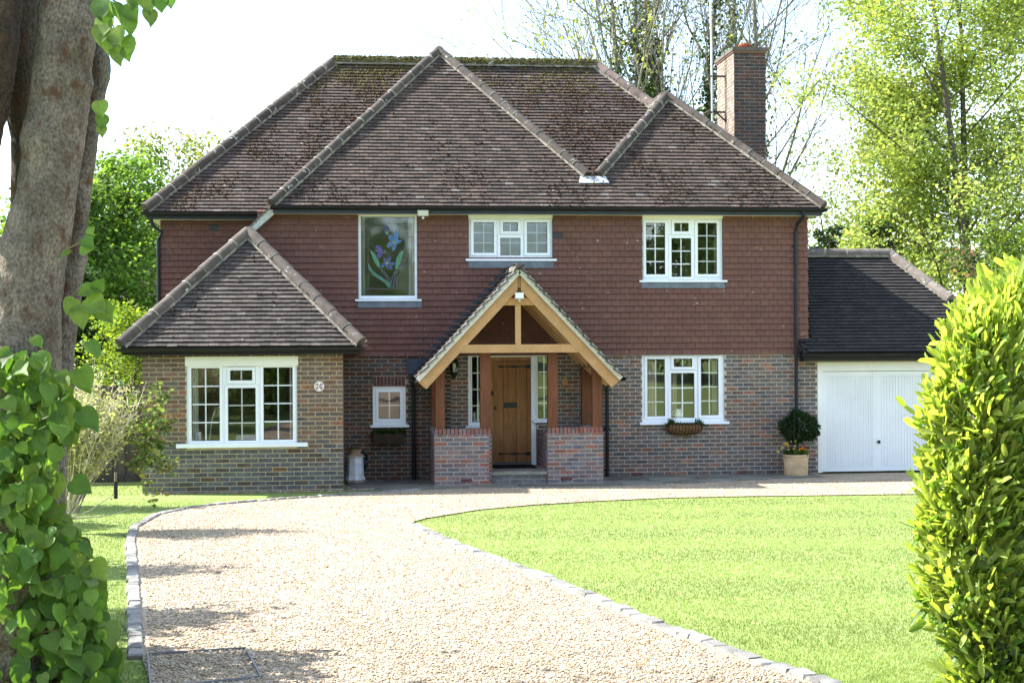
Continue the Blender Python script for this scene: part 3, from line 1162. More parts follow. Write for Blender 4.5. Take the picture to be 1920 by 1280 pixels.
# air bricks
for (px, py) in ((1196, 889), (1392, 885)):
    r = rect(px - 9.5, py - 3.2, px + 9.5, py + 3.2, -.012)
    ab = MB()
    ab.box(r[0], r[1], -.012, .02, r[2], r[3], (.20, .09, .07))
    for i in range(9):
        for j in range(2):
            xx = r[0] + (i + .5) * (r[1] - r[0]) / 9
            zz = r[2] + (j + .5) * (r[3] - r[2]) / 2
            ab.box(xx - .006, xx + .006, -.016, .0, zz - .009, zz + .009, (.01, .01, .01))
    ab.build('air_brick', M_brick, house)

# hanging tiles --------------------------------------------------------------
HV = TILE_V.copy()
th = Pieces(HV, TILE_F)
pal_hang = [(.128, .064, .049), (.122, .062, .049), (.133, .065, .049), (.12, .062, .051), (.128, .067, .053), (.124, .061, .048)]
rh = np.random.default_rng(31)


def hang(x0, x1, z0, z1, y, ops, dark=1.0, gauge=.1143):
    r = 0
    z = z0
    while z < z1 - .02:
        zc = z + gauge * .5
        cuts = [(a, b) for (a, b, c, d) in ops if c - .02 < zc < d + .03]
        x = x0 - (TW / 2 if r % 2 else 0)
        hh = min(1.0, (z1 - z) / .2)
        while x < x1:
            for (a, b) in clear_intervals(max(x, x0), min(x + TW, x1), cuts):
                if b - a < .03: continue
                c = np.array(pal_hang[rh.choice(len(pal_hang))]) * rh.uniform(.94, 1.06) * dark * np.array([1.1, 1.04, 1.05])
                if rh.random() < .002: c = np.array([.05, .05, .06])
                ti = rh.normal(.0, .008)
                uu = Vector((1, rh.normal(0, .003), rh.normal(0, .003))).normalized()
                vv = Vector((0, -ti, 1)).normalized()
                nn = uu.cross(vv)
                Mx = np.stack([np.array(uu) * (b - a) * .99, np.array(vv) * hh, np.array(nn)], 1)
                th.add(((a + b) / 2, y - rh.uniform(0, .002) - .003, z), Mx, tuple(c))
            x += TW
        z += gauge
        r += 1


hang(X0F, X1F + .03, ZTH + .01, ZE - .03, 0, [(W_st[0], W_st[1], W_st[2] - .06, 9), (W_um[0], W_um[1], W_um[2] - .08, 9), (W_ur[0], W_ur[1], W_ur[2] - .07, 9)])
nmain = len(th.pos)
hang(XRL - .02, X0F, 2.3, ZE - .03, 1.35, [], .9)
tpz = np.array(th.pos)
hs = sorted([i for i in range(nmain) if tpz[i][2] > 2.9 and tpz[i][0] > .2], key=lambda i: tpz[i][0])[:300]
th.singles('hanging_tile', M_hang, upper_wall, hs)
th.joined('hanging_tiles', M_hang, upper_wall, [i for i in range(len(th.pos)) if i not in set(hs)])

# eaves: soffit, fascia, gutters ----------------------------------------------
ev = MB()
ev.box(FL.x + .02, FR.x - .02, YE + .03, YE + .055, ZE - .13, ZE - .005, (.035, .045, .06))
ev.box(ML.x + .02, FL.x + .0, YM + .03, YM + .055, ZE - .13, ZE - .005, (.02, .024, .03))
ev.box(FR.x - .045, FR.x - .02, YE + .056, YB, ZE - .13, ZE - .005, (.03, .035, .045))
ev.box(ML.x + .02, ML.x + .045, YM + .056, YB, ZE - .13, ZE - .005, (.03, .035, .045))
ev.build('fascia', M_black, house)
sf = MB()
sf.box(FL.x + .05, FR.x - .046, YE + .056, .0, ZE - .125, ZE - .105, (.75, .72, .62))
sf.box(X1F - .02, FR.x - .046, .001, YB, ZE - .125, ZE - .105, (.75, .72, .62))
sf.box(ML.x + .046, FL.x, YM + .056, 1.36, ZE - .125, ZE - .105, (.75, .74, .7))
sf.box(ML.x + .046, XRL, 1.36, YB, ZE - .125, ZE - .105, (.75, .74, .7))
sf.build('soffit', M_upvc, house)
gu = MB()
gutter(gu, (FL.x - .02, YE - .045, ZE - .005), (FR.x + .06, YE - .045, ZE - .005))
gutter(gu, (ML.x - .05, YM - .045, ZE - .005), (FL.x - .03, YM - .045, ZE - .005))
gutter(gu, (FR.x + .04, YE + .05, ZE - .005), (FR.x + .04, YB, ZE - .005))
gu.build('gutter', M_black, house)
gu = MB()
gutter(gu, (BL.x - .06, YBE - .045, ZB - .02), (BR.x + .03, YBE - .045, ZB - .02))
gu.build('gutter', M_black, house)
bf = MB()
bf.box(BL.x + .02, BR.x - .02, YBE + .03, YBE + .06, ZB - .13, ZB - .01, (.012, .012, .014))
bf.box(BL.x + .02, BL.x + .05, YBE + .061, 1.3, ZB - .13, ZB - .01, (.012, .012, .014))
bf.box(BR.x - .05, BR.x - .02, YBE + .061, -.01, ZB - .13, ZB - .01, (.012, .012, .014))
bf.box(BL.x + .055, BR.x - .055, YBE + .061, Y_BAY, ZB - .12, ZB - .1, (.05, .045, .04))
bf.build('bay_fascia', M_black, house)


def downpipe(pts, r=.034, parent=house, col=(.016, .02, .028)):
    mb = MB()
    mb.tube(pts, r, 12, col)
    for i in range(len(pts) - 1):
        a, b = Vector(pts[i]), Vector(pts[i + 1])
        if abs(b.z - a.z) > 1:
            for t in (.06, .5, .93):
                q = a.lerp(b, t)
                mb.tube([q + Vector((0, 0, .02)), q - Vector((0, 0, .02))], r * 1.25, 12, col)
                mb.box(q.x - .06, q.x + .06, q.y + r * .7, q.y + r * 1.4, q.z - .015, q.z + .015, col)
    mb.build('downpipe', M_black, parent, smooth='auto')


xr = P(1492.5, 600, -.06).x
downpipe([(xr + .06, YE - .04, ZE - .03), (xr + .06, YE - .04, ZE - .14), (xr + .01, -.14, ZE - .28), (xr, -.07, ZE - .42), (xr, -.07, .03)])
# left return gutter swan neck
downpipe([(ML.x + .08, YM + .1, ZE - .08), (ML.x + .12, YM + .15, ZE - .24), (XRL + .02, 1.22, ZE - .36), (XRL - .05, 1.3, ZE - .5), (XRL - .05, 1.3, .05)])

# windows ---------------------------------------------------------------------
WHITE = (.76, .79, .84)


def window(W, lights, Y, sillpx=None, apron=None, head=None, frame_d=.07, set_back=.03, glass=None, k=.055):
    """W opening; lights: (px rect of the glass, cols, rows, opens)"""
    y0, y1 = Y + set_back, Y + set_back + frame_d
    gl = [(rect(*l[0], y0), l[1], l[2], l[3]) for l in lights]
    fr = MB()
    wall_boxes(fr, W[0] + .002, W[1] - .002, W[2] + .002, W[3] - .002, y0, y1, [(g[0] - k, g[1] + k, g[2] - k, g[3] + k) for (g, c, r, op) in gl], WHITE)
    win = fr.build('window', M_upvc, house)
    for (g, c, r, op) in gl:
        sb = MB()
        proud = .016 if op else .006
        wall_boxes(sb, g[0] - k + .003, g[1] + k - .003, g[2] - k + .003, g[3] + k - .003, y0 - proud, y1 - .01, [g], WHITE)
        kk = .008
        wall_boxes(sb, g[0] - .0, g[1] + .0, g[2] - .0, g[3] + .0, y0 + .008, y0 + .02, [(g[0] + kk, g[1] - kk, g[2] + kk, g[3] - kk)], (.03, .03, .035))
        sb.build('sash', M_upvc, win)
        bar = MB()
        bw = .011
        xs = [g[0] + (g[1] - g[0]) * i / c for i in range(c + 1)]
        zs = [g[2] + (g[3] - g[2]) * i / r for i in range(r + 1)] if isinstance(r, int) else [g[2] + (g[3] - g[2]) * t for t in r]
        for x in xs[1:-1]: bar.box(x - bw, x + bw, y0 + .024, y0 + .034, g[2], g[3], WHITE)
        for z in zs[1:-1]: bar.box(g[0], g[1], y0 + .025, y0 + .033, z - bw, z + bw, WHITE)
        if bar.v: bar.build('glazing_bars', M_upvc, win)
        for i in range(len(xs) - 1):
            for j in range(len(zs) - 1):
                pn = MB()
                e = .001
                pn.add([(xs[i] + e, y0 + .0225, zs[j] + e), (xs[i + 1] - e, y0 + .0225, zs[j] + e), (xs[i + 1] - e, y0 + .0225, zs[j + 1] - e), (xs[i] + e, y0 + .0225, zs[j + 1] - e)], [(0, 1, 2, 3)])
                pn.build('pane', glass or G_pane, win, color=(0, 0, 0))
    if sillpx:
        s = rect(*sillpx, Y)
        si = MB()
        si.add([(s[0], Y - .07, s[2]), (s[1], Y - .07, s[2]), (s[1], Y + .08, s[2]), (s[0], Y + .08, s[2]),
                (s[0], Y - .07, s[3] - .006), (s[1], Y - .07, s[3] - .006), (s[1], Y + .08, s[3] + .006), (s[0], Y + .08, s[3] + .006)],
               [(0, 3, 2, 1), (4, 5, 6, 7), (0, 1, 5, 4), (1, 2, 6, 5), (2, 3, 7, 6), (3, 0, 4, 7)], WHITE)
        si.build('sill', M_upvc, win)
    if apron:
        a = rect(*apron, Y - .045)
        ap = MB()
        ap.box(a[0], a[1], Y - .05, Y - .042, a[2], a[3], (.13, .15, .18))
        ap.build('lead_apron', M_lead, win)
    if head:
        a = rect(*head, Y)
        hd = MB()
        hd.box(a[0], a[1], Y - .02, Y + .06, a[2], a[3], (.78, .77, .72))
        hd.build('head_board', M_upvc, win)
    return win


ur = (418, 514.5)
window(W_ur, [((1211, 418, 1247, 514.5), 2, 4, True), ((1264, 418, 1291, 434), 2, 1, True), ((1259, 446.5, 1296, 519), 2, 3, False), ((1308, 418, 1344, 514), 2, 4, True)], 0,
       (1198, 525, 1362, 529), (1203, 529, 1359, 540), (1203, 402, 1356, 410))
window(W_lr, [((1213.5, 673, 1246.5, 780), 2, 4, True), ((1263, 672, 1297.5, 687.5), 2, 1, True), ((1258, 699, 1302, 783), 2, 3, False), ((1314, 672, 1347, 778), 2, 4, True)], 0,
       (1199, 790, 1366, 795))
window(W_um, [((888, 417, 926, 474), 2, 3, True), ((943, 417, 971, 433.6), 2, 1, True), ((938, 446, 976, 479), 2, (0, .72, 1), False), ((988, 417, 1026, 474), 2, 3, True)], 0,
       (873, 485, 1043, 489.5), (878, 489, 1038, 502), (878, 402, 1037, 410), glass=G_frost)
window(W_sm, [((710, 735, 750, 784.5), 2, 2, True)], 0, (694.5, 796, 767, 800.5))
window(W_bay, [((359, 690, 412, 826), 2, 4, False), ((431.5, 694, 473, 713), 2, 1, True), ((427.5, 727, 479.6, 825.5), 2, 3, False), ((494, 688.5, 549, 824), 2, 4, False)], Y_BAY,
       (331, 830, 577, 838), None, (347, 668, 559, 686), set_back=.02)
window(W_sl, [((885, 668.5, 907, 791), 2, 4, False)], 0, (873, 797.5, 912, 802), k=.03)
window(W_sr, [((1008, 668, 1033, 788.5 - 4), 2, 4, False)], 0, (1000, 787, 1038, 791.5), k=.025)

# stained glass window -----------------------------------------------------------
st_g = (676.8, 406.6, 777.2, 554.5)
stw = window(W_st, [(st_g, 1, 1, False)], 0, (666, 560.5, 790, 564.5), (671, 564.5, 791, 576.5), (671, 400, 783, 404), glass=G_lead)
ys_ = .03 + .012


def stp(zx, zy):
    """point from the close-up of the pane (zoomed coordinates)"""
    q = P(650 + zx / 6.735, 390 + zy / 6.735, ys_)
    return Vector((q.x, ys_, q.z))


M_sg = mat('stained_glass', rough=.15, var=.25, scale=18, spec=.5)
pieces_sg = [
    ([(595, 395), (600, 320), (632, 275), (655, 340), (645, 405), (615, 425)], (.03, .13, .33)),
    ([(600, 430), (640, 405), (697, 412), (665, 440), (625, 455)], (.03, .15, .36)),
    ([(600, 450), (630, 460), (620, 510), (578, 550), (580, 490)], (.02, .10, .28)),
    ([(585, 440), (570, 480), (515, 500), (515, 455), (545, 425)], (.02, .12, .30)),
    ([(585, 425), (545, 405), (523, 350), (560, 345), (590, 375)], (.02, .11, .28)),
    ([(483, 290), (490, 215), (520, 225), (543, 260), (530, 295), (500, 270)], (.03, .015, .13)),
    ([(365, 500), (380, 475), (430, 490), (455, 520), (400, 520)], (.05, .03, .20)),
    ([(365, 530), (400, 530), (455, 528), (450, 555), (400, 560), (370, 548)], (.05, .035, .22)),
    ([(385, 590), (415, 570), (455, 562), (450, 600), (400, 635)], (.045, .03, .2)),
    ([(470, 620), (500, 650), (500, 680), (470, 665)], (.02, .05, .22)),
    ([(510, 655), (560, 610), (558, 650), (530, 678)], (.025, .06, .25)),
    ([(530, 685), (610, 695), (612, 712), (565, 720), (530, 705)], (.02, .06, .25)),
    ([(500, 720), (530, 725), (528, 770), (500, 750)], (.02, .05, .22)),
    ([(535, 728), (570, 730), (577, 778), (545, 765)], (.02, .05, .2)),
    ([(490, 685), (490, 715), (440, 760), (440, 720), (465, 690)], (.02, .055, .24)),
    ([(300, 535), (345, 570), (385, 635), (410, 690), (428, 770), (380, 725), (340, 650)], (.05, .20, .12)),
    ([(272, 710), (330, 800), (420, 865), (530, 935), (560, 1005), (530, 1008), (490, 945), (400, 890), (330, 840), (285, 770)], (.035, .16, .11)),
    ([(718, 535), (700, 590), (670, 700), (630, 785), (615, 740), (635, 620), (670, 565)], (.05, .20, .11)),
    ([(435, 775), (470, 800), (530, 870), (558, 970), (540, 950), (510, 885), (450, 815)], (.012, .014, .022)),
    ([(615, 790), (622, 830), (600, 900), (580, 1005), (560, 1005), (568, 900)], (.012, .014, .022)),
    ([(750, 650), (735, 710), (680, 780), (640, 870), (620, 1005), (590, 1005), (620, 880), (660, 780), (710, 710)], (.012, .014, .022)),
    ([(480, 295), (530, 300), (530, 335), (500, 330)], (.05, .17, .12)),
    ([(590, 420), (608, 420), (612, 440), (598, 452), (584, 440)], (.30, .33, .22)),
    ([(490, 690), (505, 678), (525, 684), (522, 705), (500, 712)], (.25, .27, .2)),
]
for pts, c in pieces_sg:
    mb = MB()
    mb.prism([stp(*p) for p in pts], (0, -.004, 0))
    mb.build('stained_piece', M_sg, stw, color=c)
lead = MB()
for pts, c in pieces_sg:
    q = [stp(*p) + Vector((0, -.002, 0)) for p in pts]
    lead.tube(q + [q[0]], .0035, 5, (.25, .26, .27), caps=False)
for (a, b) in (((270, 112), (272, 1108)), ((760, 112), (775, 1108)), ((432, 112), (435, 205))):
    lead.tube([stp(*a), stp(*b)], .0035, 5, (.16, .17, .18))
for yy in (205, 365, 528, 692, 858, 1020):
    if yy in (205, 1020): lead.tube([stp(180, yy), stp(856, yy)], .004, 5, (.16, .17, .18))
    else:
        lead.tube([stp(180, yy), stp(271, yy)], .0035, 5, (.16, .17, .18))
        lead.tube([stp(765, yy), stp(856, yy)], .0035, 5, (.16, .17, .18))
lead.build('lead_cames', M_lead, stw)

# curtains
cu = MB()


def curtain(px0, px1, py0, py1, Y, col):
    n = 14
    a, b = P(px0, (py0 + py1) / 2, Y), P(px1, (py0 + py1) / 2, Y)
    z0, z1 = P(px0, py1, Y).z, P(px0, py0, Y).z
    vs = []
    for i in range(n + 1):
        t = i / n
        x = a.x + (b.x - a.x) * t
        y = Y + .025 * math.sin(t * 18)
        vs += [(x, y, z0), (x, y, z1)]
    cu.add(vs, [(2 * i, 2 * i + 2, 2 * i + 3, 2 * i + 1) for i in range(n)], col)


curtain(1211, 1230, 660, 790, .22, (.55, .5, .42))
curtain(1254, 1268, 660, 790, .30, (.5, .45, .38))
curtain(1335, 1352, 660, 790, .25, (.5, .45, .38))
curtain(1338, 1352, 405, 525, .25, (.5, .45, .38))
curtain(358, 372, 675, 832, Y_BAY + .22, (.45, .5, .42))
curtain(543, 552, 675, 832, Y_BAY + .25, (.6, .6, .55))
curtain(675, 684, 400, 560, .2, (.5, .52, .5))
curtain(766, 780, 400, 560, .2, (.5, .52, .45))
cu.build('curtains', M_paint, house)

# front door -----------------------------------------------------------------------
yd = .10
dr = MB()
D0 = rect(924.6, 676, 996, 873, yd)
OAK = (.28, .122, .038)
edges = [924.6, 944.3, 967.6, 988.0, 996.0]
dr.box(D0[0], D0[1], yd + .012, yd + .05, D0[2], D0[3], (.10, .045, .016))
door = dr.build('front_door', M_oakv, house)
for a, b in zip(edges[:-1], edges[1:]):
    q = rect(a, 676, b, 870, yd)
    mb = MB()
    mb.box(q[0] + .005, q[1] - .005, yd, yd + .012, q[2] + .02, q[3] - .02)
    mb.build('plank', M_oakv, door, color=tuple(np.array(OAK) * rb.uniform(.9, 1.12)))
fm = MB()
q = rect(916, 669.5, 924.6, 874, yd); fm.box(q[0], q[1], yd - .03, yd + .05, q[2], q[3], (.28, .135, .048))
q2 = rect(924.6, 669.5, 996, 676.5, yd); fm.box(q[1], q2[1], yd - .03, yd + .05, q2[2], q[3], (.28, .135, .048))
fm.build('door_frame', M_oakv, door)
q = rect(924.6, 866, 996, 873, yd)
wb = MB(); wb.box(q[0], q[1], yd - .02, yd - .002, q[2], q[3], (.10, .10, .105)); wb.build('weather_bar', M_paint, door)
jm = MB()
q = rect(996, 665, 1004.5, 877, yd - .04); jm.box(q[0], q[1], yd - .06, yd + .08, q[2], q[3], WHITE)
q3 = rect(914, 665.5, 996, 669.3, yd - .04); jm.box(q3[0], q3[1], yd - .055, yd + .08, q3[2], q3[3], (.75, .73, .66))
for (a, b) in ((912, 932), (986, 1011)):
    q = rect(a, 874.5, b, 877.5, -.02); jm.box(q[0], q[1], -.05, yd, q[2], q[3], WHITE)
jm.build('jamb', M_upvc, door)
for py in (687.2, 850.0):
    z = P(965, py, yd).z
    x0, x1 = P(934.5, py, yd).x, P(995, py, yd).x
    mb = MB()
    n = 16
    prof = [.014, .02, .016, .008, .007, .008, .012, .018, .022, .018, .012, .009, .009, .012, .03, .036, .03]
    vs = []
    for i in range(n + 1):
        x = x0 + (x1 - x0) * i / n
        for s in (-1, 1):
            vs += [(x, yd - .014, z + s * prof[i]), (x, yd - .001, z + s * prof[i])]
    fs = []
    for i in range(n):
        a = 4 * i
        fs += [(a, a + 4, a + 6, a + 2), (a, a + 1, a + 5, a + 4), (a + 2, a + 6, a + 7, a + 3)]
    fs += [(0, 2, 3, 1), (4 * n, 4 * n + 1, 4 * n + 3, 4 * n + 2)]
    mb.add(vs, fs, (.02, .018, .016))
    mb.build('strap_hinge', M_iron, door)
q = rect(944.3, 754.5, 969.7, 764.2, yd); mb = MB(); mb.box(q[0], q[1], yd - .014, yd - .001, q[2], q[3], (.022, .026, .022))
mb.box(q[0] + .02, q[1] - .02, yd - .018, yd - .0145, q[2] + .025, q[3] - .02, (.03, .035, .03)); mb.build('letter_plate', M_iron, door)
q = rect(918.6, 733, 925, 741.5, yd - .03); mb = MB(); mb.box(q[0], q[1], yd - .055, yd - .031, q[2], q[3], (.015, .014, .013)); mb.build('lock', M_iron, door)
c = P(928, 764.5, yd); mb = MB(); mb.tube([(c.x, yd - .001, c.z), (c.x, yd - .03, c.z), (c.x, yd - .055, c.z)], [.02, .01, .03], 12, (.015, .014, .013)); mb.build('door_knob', M_iron, door)

# chimney -----------------------------------------------------------------------------
YC = 3.6
ch = rect(1377, 92, 1435.5, 320, YC)
CX0, CX1, CZ1 = ch[0], ch[1], ch[3]
CDEP = 1.45
cmb = MB()
cmb.box(CX0, CX1, YC, YC + CDEP, 5.0, CZ1 - .08, (.33, .29, .25))
chim = cmb.build('chimney', M_mortar, house)
pal_ch = [(.060, .038, .037)] * 4 + [(.050, .039, .044)] * 4 + [(.075, .040, .036)] * 2 + [(.085, .040, .033)]
pal_ch_sunlit = [(.22, .17, .135)] * 3 + [(.25, .19, .145)] * 3 + [(.20, .165, .135)]  # left face bricks: sunlight put into a paler colour
cb = Pieces(CUBE_V, CUBE_F)
lay_bricks(cb, (CX0, YC), (1, 0), (0, -1), CX1 - CX0, CZ1 - .08 - 34 * .075, CZ1 - .08, .225, .075, [], pal_ch, rb, joint=.010)
lay_bricks(cb, (CX0, YC + CDEP), (0, -1), (-1, 0), CDEP, CZ1 - .08 - 34 * .075, CZ1 - .08, .225, .075, [], pal_ch_sunlit, rb)
lay_bricks(cb, (CX1, YC), (0, 1), (1, 0), CDEP, CZ1 - .08 - 34 * .075, CZ1 - .08, .225, .075, [], pal_ch, rb)
cb.joined('brick_courses', M_brick, chim)
mb = MB()
mb.box(CX0 - .03, CX1 + .03, YC - .03, YC + CDEP + .03, CZ1 - .08, CZ1 - .045, (.19, .10, .075))
mb.box(CX0 - .05, CX1 + .05, YC - .05, YC + CDEP + .05, CZ1 - .045, CZ1 + .03, (.10, .085, .07))
mb.build('chimney_cap', M_stone, chim)
px_ = P(1395.5, 85, YC + .5)
mb = MB()
mb.lathe((px_.x, YC + .45, CZ1 + .02), [(.14, 0), (.14, .03), (.115, .05), (.115, .09), (.15, .11), (.15, .145), (.13, .15), (.13, .17), (.10, .175)], 20, (.30, .095, .05))
for k in range(14):
    t = 2 * math.pi * k / 14
    q = Vector((px_.x + .15 * math.cos(t), YC + .45 + .15 * math.sin(t), CZ1 + .02 + .127))
    mb.box(q.x - .012, q.x + .012, q.y - .012, q.y + .012, q.z - .01, q.z + .01, (.03, .02, .02))
mb.build('chimney_pot', M_pot, chim)
mb = MB()
mb.tube([(CX0 - .012, YC + .72, 6.4), (CX0 - .012, YC + .72, CZ1 + .05)], .008, 6, (.03, .04, .02))
mb.build('cable', M_black, chim)

# aerial mast on brackets at the chimney
xm = P(1335, 200, YC + .7).x
mast = thing('aerial_mast', (xm, YC + .72, 6.3), 'tall thin grey aerial pole bracketed to the chimney side', 'pole')
mb = MB()
ztop = P(1332, -60, YC + .7).z
mb.tube([(xm + .02, YC + .72, 6.2), (xm, YC + .72, 8.9), (xm - .03, YC + .72, ztop)], [.022, .022, .018], 10, (.55, .57, .58))
mb.build('pole', M_paint, mast, smooth='auto')
for py, st in ((143, False), (210, True)):
    z = P(1350, py, YC + .7).z
    mb = MB()
    mb.box(xm - .03, CX0, YC + .70, YC + .74, z - .02, z + .015, (.02, .017, .015))
    mb.box(CX0 - .02, CX0 - .001, YC + .68, YC + .76, z - (.22 if st else .03), z + .03, (.02, .017, .015))
    if st: mb.bar((CX0 - .2, YC + .72, z - .02), (CX0 - .015, YC + .72, z - .19), .03, .03, (0, 1, 0), (.02, .017, .015))
    mb.build('bracket', M_iron, mast)

# ================================================================== PORCH
YP = -1.5
porch = thing('entrance_porch', (2.95, -.75, .02), 'oak framed gabled porch on low brick walls around the front door', 'porch')
PX = [P(x, 850, YP).x for x in (815, 921.5, 1027, 1131)]
ZPW = P(870, 803.5, YP).z
BT_ = .22
MC = (.48, .41, .33)
pwalls = []
for (a, b, c0_, c1_) in ((PX[0], PX[1], PX[0], PX[0] + BT_), (PX[2], PX[3], PX[3] - BT_, PX[3])):
    pw = MB()
    pw.box(a, b, YP, YP + BT_, -.05, ZPW - .105, MC)
    pw.box(c0_, c1_, YP + BT_ + .001, -.002, -.05, ZPW - .105, MC)
    pwalls.append(pw.build('dwarf_wall', M_mortar, porch))
pwall = pwalls[0]
pb = Pieces(CUBE_V, CUBE_F)
for (a, b, ph) in ((PX[0], PX[1], 0), (PX[2], PX[3], 1)):
    lay_bricks(pb, (a, YP), (1, 0), (0, -1), b - a, -.012, ZPW - .1, .2235, .0748, [], pal_porch, rb, phase=ph)
    n = 14 if b - a > .95 else 13
    for i in range(n):
        u0 = a + (b - a) * i / n
        u1 = a + (b - a) * (i + 1) / n - .011
        c = np.array([(.22, .10, .08), (.19, .11, .10), (.24, .10, .075), (.17, .12, .115)][rb.choice(4)]) * rb.uniform(.85, 1.1)
        pb.add(((u0 + u1) / 2, YP + .10, ZPW - .05), np.diag([u1 - u0, .215, .1]), tuple(c))
nps = len(pb.pos)
XMIDP = (PX[1] + PX[2]) / 2
pb.singles('brick', M_brick, pwalls[0], [i for i in range(nps) if pb.pos[i][0] < XMIDP])
pb.singles('brick', M_brick, pwalls[1], [i for i in range(nps) if pb.pos[i][0] >= XMIDP])
pb2 = Pieces(CUBE_V, CUBE_F)
lay_bricks(pb2, (PX[0], 0), (0, -1), (-1, 0), 1.5, -.012, ZPW - .1, .2235, .0748, [], pal_porch, rb)
lay_bricks(pb2, (PX[3], YP), (0, 1), (1, 0), 1.5, -.012, ZPW - .1, .2235, .0748, [], pal_porch, rb)
lay_bricks(pb2, (PX[2], -.02), (0, -1), (-1, 0), 1.47, .1, ZPW - .1, .2235, .0748, [], pal_porch, rb)
lay_bricks(pb2, (PX[1], YP), (0, 1), (1, 0), 1.47, .1, ZPW - .1, .2235, .0748, [], pal_porch, rb)
pb2.joined('brick_courses', M_brick, pwalls[0], [i for i in range(len(pb2.pos)) if pb2.pos[i][0] < XMIDP])
pb2.joined('brick_courses', M_brick, pwalls[1], [i for i in range(len(pb2.pos)) if pb2.pos[i][0] >= XMIDP])
for (a, b, w_) in ((PX[0] - .012, PX[0] + BT_ + .01, 0), (PX[3] - BT_ - .01, PX[3] + .012, 1)):
    cp = MB()
    cp.box(a, b, YP + BT_ + .01, -.003, ZPW - .104, ZPW - .03, (.22, .23, .24))
    cp.build('coping', M_stone, pwalls[w_])
mb = MB()
for (px, py) in ((875, 900.5), (1062, 896.5)):
    r = rect(px - 10.5, py - 3, px + 10.5, py + 3, YP - .012)
    mb.box(r[0], r[1], YP - .014, YP, r[2], r[3], (.22, .085, .07))
    for i in range(9):
        for j in range(2):
            xx = r[0] + (i + .5) * (r[1] - r[0]) / 9
            zz = r[2] + (j + .5) * (r[3] - r[2]) / 2
            mb.box(xx - .006, xx + .006, YP - .018, YP - .013, zz - .008, zz + .008, (.01, .01, .01))
mb.build('air_brick', M_brick, porch)
# step and floor
ZST = P(975, 884.5, YP).z
mb = MB()
mb.box(PX[1] + .003, PX[2] - .003, YP + .06, -.001, -.05, ZST - .05, (.3, .27, .22))
mb.build('floor', M_mortar, porch)
mb = MB()
mb.box(PX[1] + .004, PX[2] - .004, YP + .02, -.002, ZST - .048, ZST, (.23, .215, .18))
mb.build('doorstep', M_flag, porch)
sp = Pieces(CUBE_V, CUBE_F)
lay_bricks(sp, (PX[1] + .004, YP + .06), (1, 0), (0, -1), PX[2] - PX[1] - .008, -.012, ZST - .055, .2235, .0748, [], [(.13, .13, .15), (.15, .13, .135)], rb)
sp.singles('brick', M_brick, pwall, range(len(sp.pos)))
mb = MB()
q = rect(921, 876, 1000, 882, -.4)
mb.box(q[0] + .03, q[1] + .02, -.75, -.12, ZST + .002, ZST + .014, (.015, .014, .014))
mb.build('doormat', M_grass, porch)

# roof frame
YPF = -1.72                     # front truss face
AP = P(975, 507, YPF); FLp = P(783, 711, YPF); FRp = P(1160, 711, YPF)
XA = (FLp.x + FRp.x) / 2 * .5 + AP.x * .5
HWp = (FRp.x - FLp.x) / 2
ZA, ZF = AP.z, FLp.z
print('porch', XA, HWp, ZA, ZF)
pr_l = Vector((XA - HWp, 0, ZF)) - Vector((XA, 0, ZA)); pr_l.normalize()
pr_r = Vector((XA + HWp, 0, ZF)) - Vector((XA, 0, ZA)); pr_r.normalize()
OAKL = (.43, .255, .115)
RD = .185                       # rafter depth
for sgn, d in ((-1, pr_l), (1, pr_r)):
    nrm = Vector((-d.z * -sgn if False else 0, 0, 0))
    perp = Vector((d.z, 0, -d.x)) if sgn > 0 else Vector((-d.z, 0, d.x))
    if perp.z > 0: perp = -perp
    Lr = (Vector((XA + sgn * HWp, 0, ZF)) - Vector((XA, 0, ZA))).length
    yk = [YPF + .05, -1.05, -.55, -.06]
    for i, yy in enumerate(yk):
        o0 = Vector((XA + sgn * .03, yy, ZA - .0)) + perp * (RD / 2 + .03)
        o0 = o0 + d * (.05)
        e0 = Vector((XA, yy, ZA)) + d * (Lr + .01) + perp * (RD / 2 + .03)
        mb = MB()
        # plumb-cut top
        hw = .045 if i else .05
        tz = .0
        A_ = Vector((XA + sgn * .03, 0, 0))
        k = abs(d.z / d.x)
        cv = RD / math.cos(math.atan(k)) if k < 50 else RD
        top = [Vector((A_.x, yy - hw, ZA - .045 - .03 * k)), Vector((A_.x, yy - hw, ZA - .045 - .03 * k - cv))]
        bot_t = Vector((XA + sgn * HWp, yy - hw, ZA - .045 - HWp * k))
        bot_b = bot_t + perp * RD
        poly = [top[0], top[1], bot_b, bot_t]
        mb.prism(poly, (0, 2 * hw, 0), OAKL)
        mb.build('rafter', M_oak, porch)
k_ = abs(pr_r.z / pr_r.x)
mb = MB()
mb.box(XA - .028, XA + .028, YPF + .02, -.01, ZA - .3, ZA - .07, (.30, .17, .065))
mb.build('ridge_beam', M_oak, porch)
zc = P(972, 565.5, YPF).z
hwc = (ZA - .2 - zc) / k_ - .05
mb = MB(); mb.box(XA - hwc, XA + hwc, YPF + .02, YPF + .08, zc - .062, zc + .062, (.38, .21, .075)); mb.build('collar', M_oak, porch)
zt0, zt1 = P(972, 661, YPF).z, P(972, 645.5, YPF).z
hwt = (ZA - .25 - (zt0 + zt1) / 2) / k_
mb = MB(); mb.box(XA - hwt, XA + hwt, YPF + .015, YPF + .1, zt0, zt1, OAKL); mb.build('tie_beam', M_oak, porch)
x0, x1 = P(966.5, 610, YPF).x, P(977, 610, YPF).x
mb = MB(); mb.box(x0, x1, YPF + .025, YPF + .085, zt1 + .001, zc - .063, OAKL); mb.build('king_strut', M_oak, porch)
POSTC = (.13, .045, .018)


